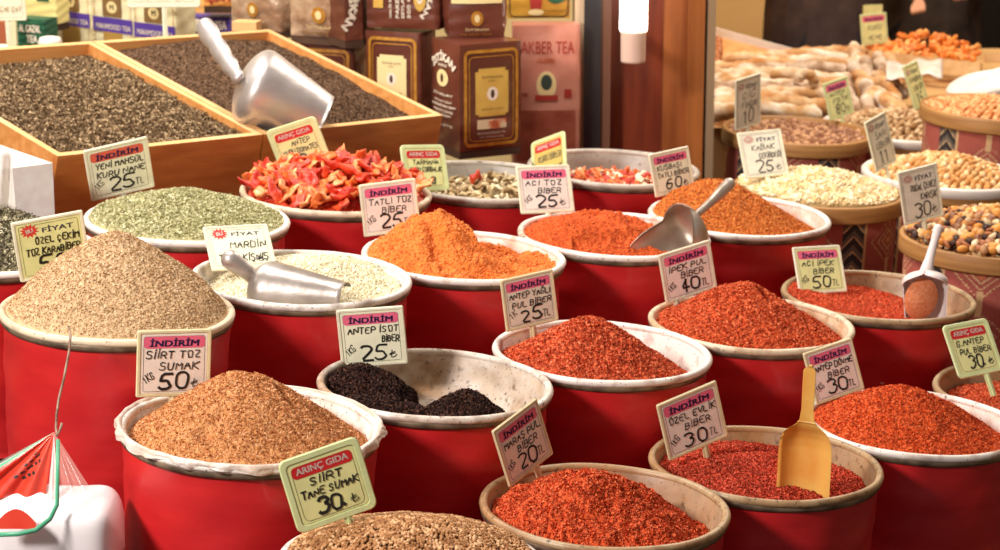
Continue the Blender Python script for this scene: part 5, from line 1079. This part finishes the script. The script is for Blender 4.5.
b = MB(); pts = [P(40*u-4, 531-22*math.sin(PI*(.12+.76*u)), 3.505)-kb for u in [k/14 for k in range(15)]]; lo_ = [P(40*u-4, 529, 3.505)-kb for u in [k/14 for k in range(15)]]
b.v = [tuple(p) for p in pts+lo_]; k0 = b.mi(M_wm_red); b.f = [(i, i+1, 16+i, 15+i) for i in range(14)]; b.m = [k0]*14; b.build('melon_print', t)
b = MB(); b.tube([P(69, 327, 3.80), P(70.5, 336, 3.735), P(69, 352, 3.72), P(64, 378, 3.72), P(59, 398, 3.72), P(56.5, 415, 3.71), P(56, 428, 3.70), P(57, 436, 3.69), P(60, 430, 3.69), P(62, 423, 3.69)], [.0020]*10, mat('rusty wire', (112, 78, 58), (176, 150, 128), rough=.5, scale=60), 8); tag(b.build('hanging_wire', smooth=True), 'thin wire hooked over the rim of the large left bucket, carrying the bag', 'wire')

# ------------------------------------------------------------------ platform and room
t = empty('stall_platform', (0, 4, 0), 'dark stepped stall platform under the buckets', 'platform')
M_plat = mat('dark platform', (40, 26, 20), (54, 36, 28), rough=.8, scale=6)
up = TILT.to_matrix() @ Vector((0, 0, 1)); ea = Vector((.7071, .7071, 0)); eb = Vector((-.7071, .7071, 0))
def stepb(row, e0, e1, a0, a1, nm):
    b = MB(); vs = []
    for (a, e) in ((a0, e0), (a1, e0), (a1, e1), (a0, e1)):
        p = ea*a+eb*e; vs.append((p.x, p.y, step_z(row, p.x, p.y)+H-.0005))
    vs2 = [(v[0], v[1], .002) for v in vs]; b.add([(v[0], v[1]-4, v[2]) for v in vs+vs2], [(0, 1, 2, 3), (7, 6, 5, 4), (0, 4, 5, 1), (1, 5, 6, 2), (2, 6, 7, 3), (3, 7, 4, 0)], M_plat); b.build(nm, t)
def ec(k): c = BK[k][0]; return (c[1]-c[0])*.7071
e12 = 2.667; e23 = 3.125; e34 = 3.60
stepb(1, 1.9, e12, 1.5, 5.2, 'step'); stepb(2, e12, e23, 1.5, 5.2, 'step'); stepb(3, e23, e34, 1.5, 5.6, 'step'); stepb(4, e34, 4.30, 1.2, 5.5, 'step')
bc = P(55, 548, 3.62); b = MB(); b.box(bc.x-.10, bc.x+.10, bc.y-4-.07, bc.y-4+.07, .3, bc.z-.081, M_plat); b.build('ledge', t)
def struct(nm, b): o = b.build(nm); o['kind'] = 'structure'; return o
b = MB(); b.box(-5, 6, -1, 12, -.05, 0, mat('market floor', (70, 60, 54), (86, 74, 66), rough=.7, scale=3)); struct('floor', b)
b = MB(); b.box(-5, .24, 8.0, 8.1, 0, 3.6, mat('cream shop wall', (226, 206, 150), (214, 188, 130), rough=.7, scale=2)); struct('wall_left_back', b)
b = MB(); b.box(.3, 6, 11, 11.1, 0, 3.6, mat('warm shop wall', (226, 186, 124), (214, 170, 108), rough=.7, scale=2)); struct('wall_back', b)
b = MB(); b.box(.28, .36, 7.2, 10.9, 0, 3.6, MC['warm shop wall']); struct('wall_middle', b)
b = MB(); b.box(1.98, 2.6, 10.0, 10.9, 0, 2.6, mat('dark doorway', (24, 18, 16), rough=.8)); struct('trim_8', b)
b = MB(); b.box(-5.1, -5, -1, 12, 0, 3.6, MC['cream shop wall']); struct('wall_left', b)
b = MB(); b.box(6, 6.1, -1, 12, 0, 3.6, MC['warm shop wall']); struct('wall_right', b)
# packs stand on a dark shelf behind the crates

# ------------------------------------------------------------------ light
def area(nm, loc, tgt, size, power, col, sy=None):
    L_ = bpy.data.lights.new(nm, 'AREA'); L_.energy = power; L_.color = col; L_.size = size
    if sy: L_.shape = 'RECTANGLE'; L_.size_y = sy
    o = bpy.data.objects.new(nm, L_); COL.objects.link(o); o.location = loc; o.rotation_euler = (Vector(tgt)-Vector(loc)).to_track_quat('-Z', 'Y').to_euler(); return o
area('stall_lamp_left', (-2.3, 1.9, 2.9), (-.4, 4.0, .8), .5, 120, (1, .935, .89))
area('stall_lamp_middle', (-.6, 4.6, 3.5), (-.2, 4.9, .9), .6, 34, (1, .93, .87))
area('shop_lamp_left', (-1.6, 5.6, 3.2), (-.8, 6.2, 1.1), .7, 50, (1, .92, .82))
area('shop_lamp_right', (1.4, 6.6, 3.4), (1.0, 6.4, .9), .7, 64, (1, .90, .78))
area('shop_lamp_back', (1.0, 8.9, 3.3), (1.0, 10.6, 1.2), .8, 60, (1, .82, .60))
w = bpy.data.worlds.new('world'); S.world = w; w.use_nodes = True; w.node_tree.nodes['Background'].inputs[0].default_value = (1, .90, .86, 1); w.node_tree.nodes['Background'].inputs[1].default_value = .19
# ------------------------------------------------------------------ camera
cam = bpy.data.cameras.new('camera'); co = bpy.data.objects.new('camera', cam); COL.objects.link(co); S.camera = co
cam.sensor_width = 36; cam.lens = 36*FPX/1000; co.location = (0, 0, H); co.rotation_euler = (PI/2-PITCH, 0, 0); cam.clip_end = 60; cam.clip_start = .05
cam.dof.use_dof = True; cam.dof.focus_distance = 3.9; cam.dof.aperture_fstop = 8.5
S.view_settings.view_transform = 'Standard'; S.view_settings.look = 'None'; S.view_settings.gamma = 1; S.view_settings.exposure = 0.30; S.view_settings.use_curve_mapping = False
S.cycles.use_denoising = True; S.cycles.max_bounces = 6; S.cycles.transparent_max_bounces = 8
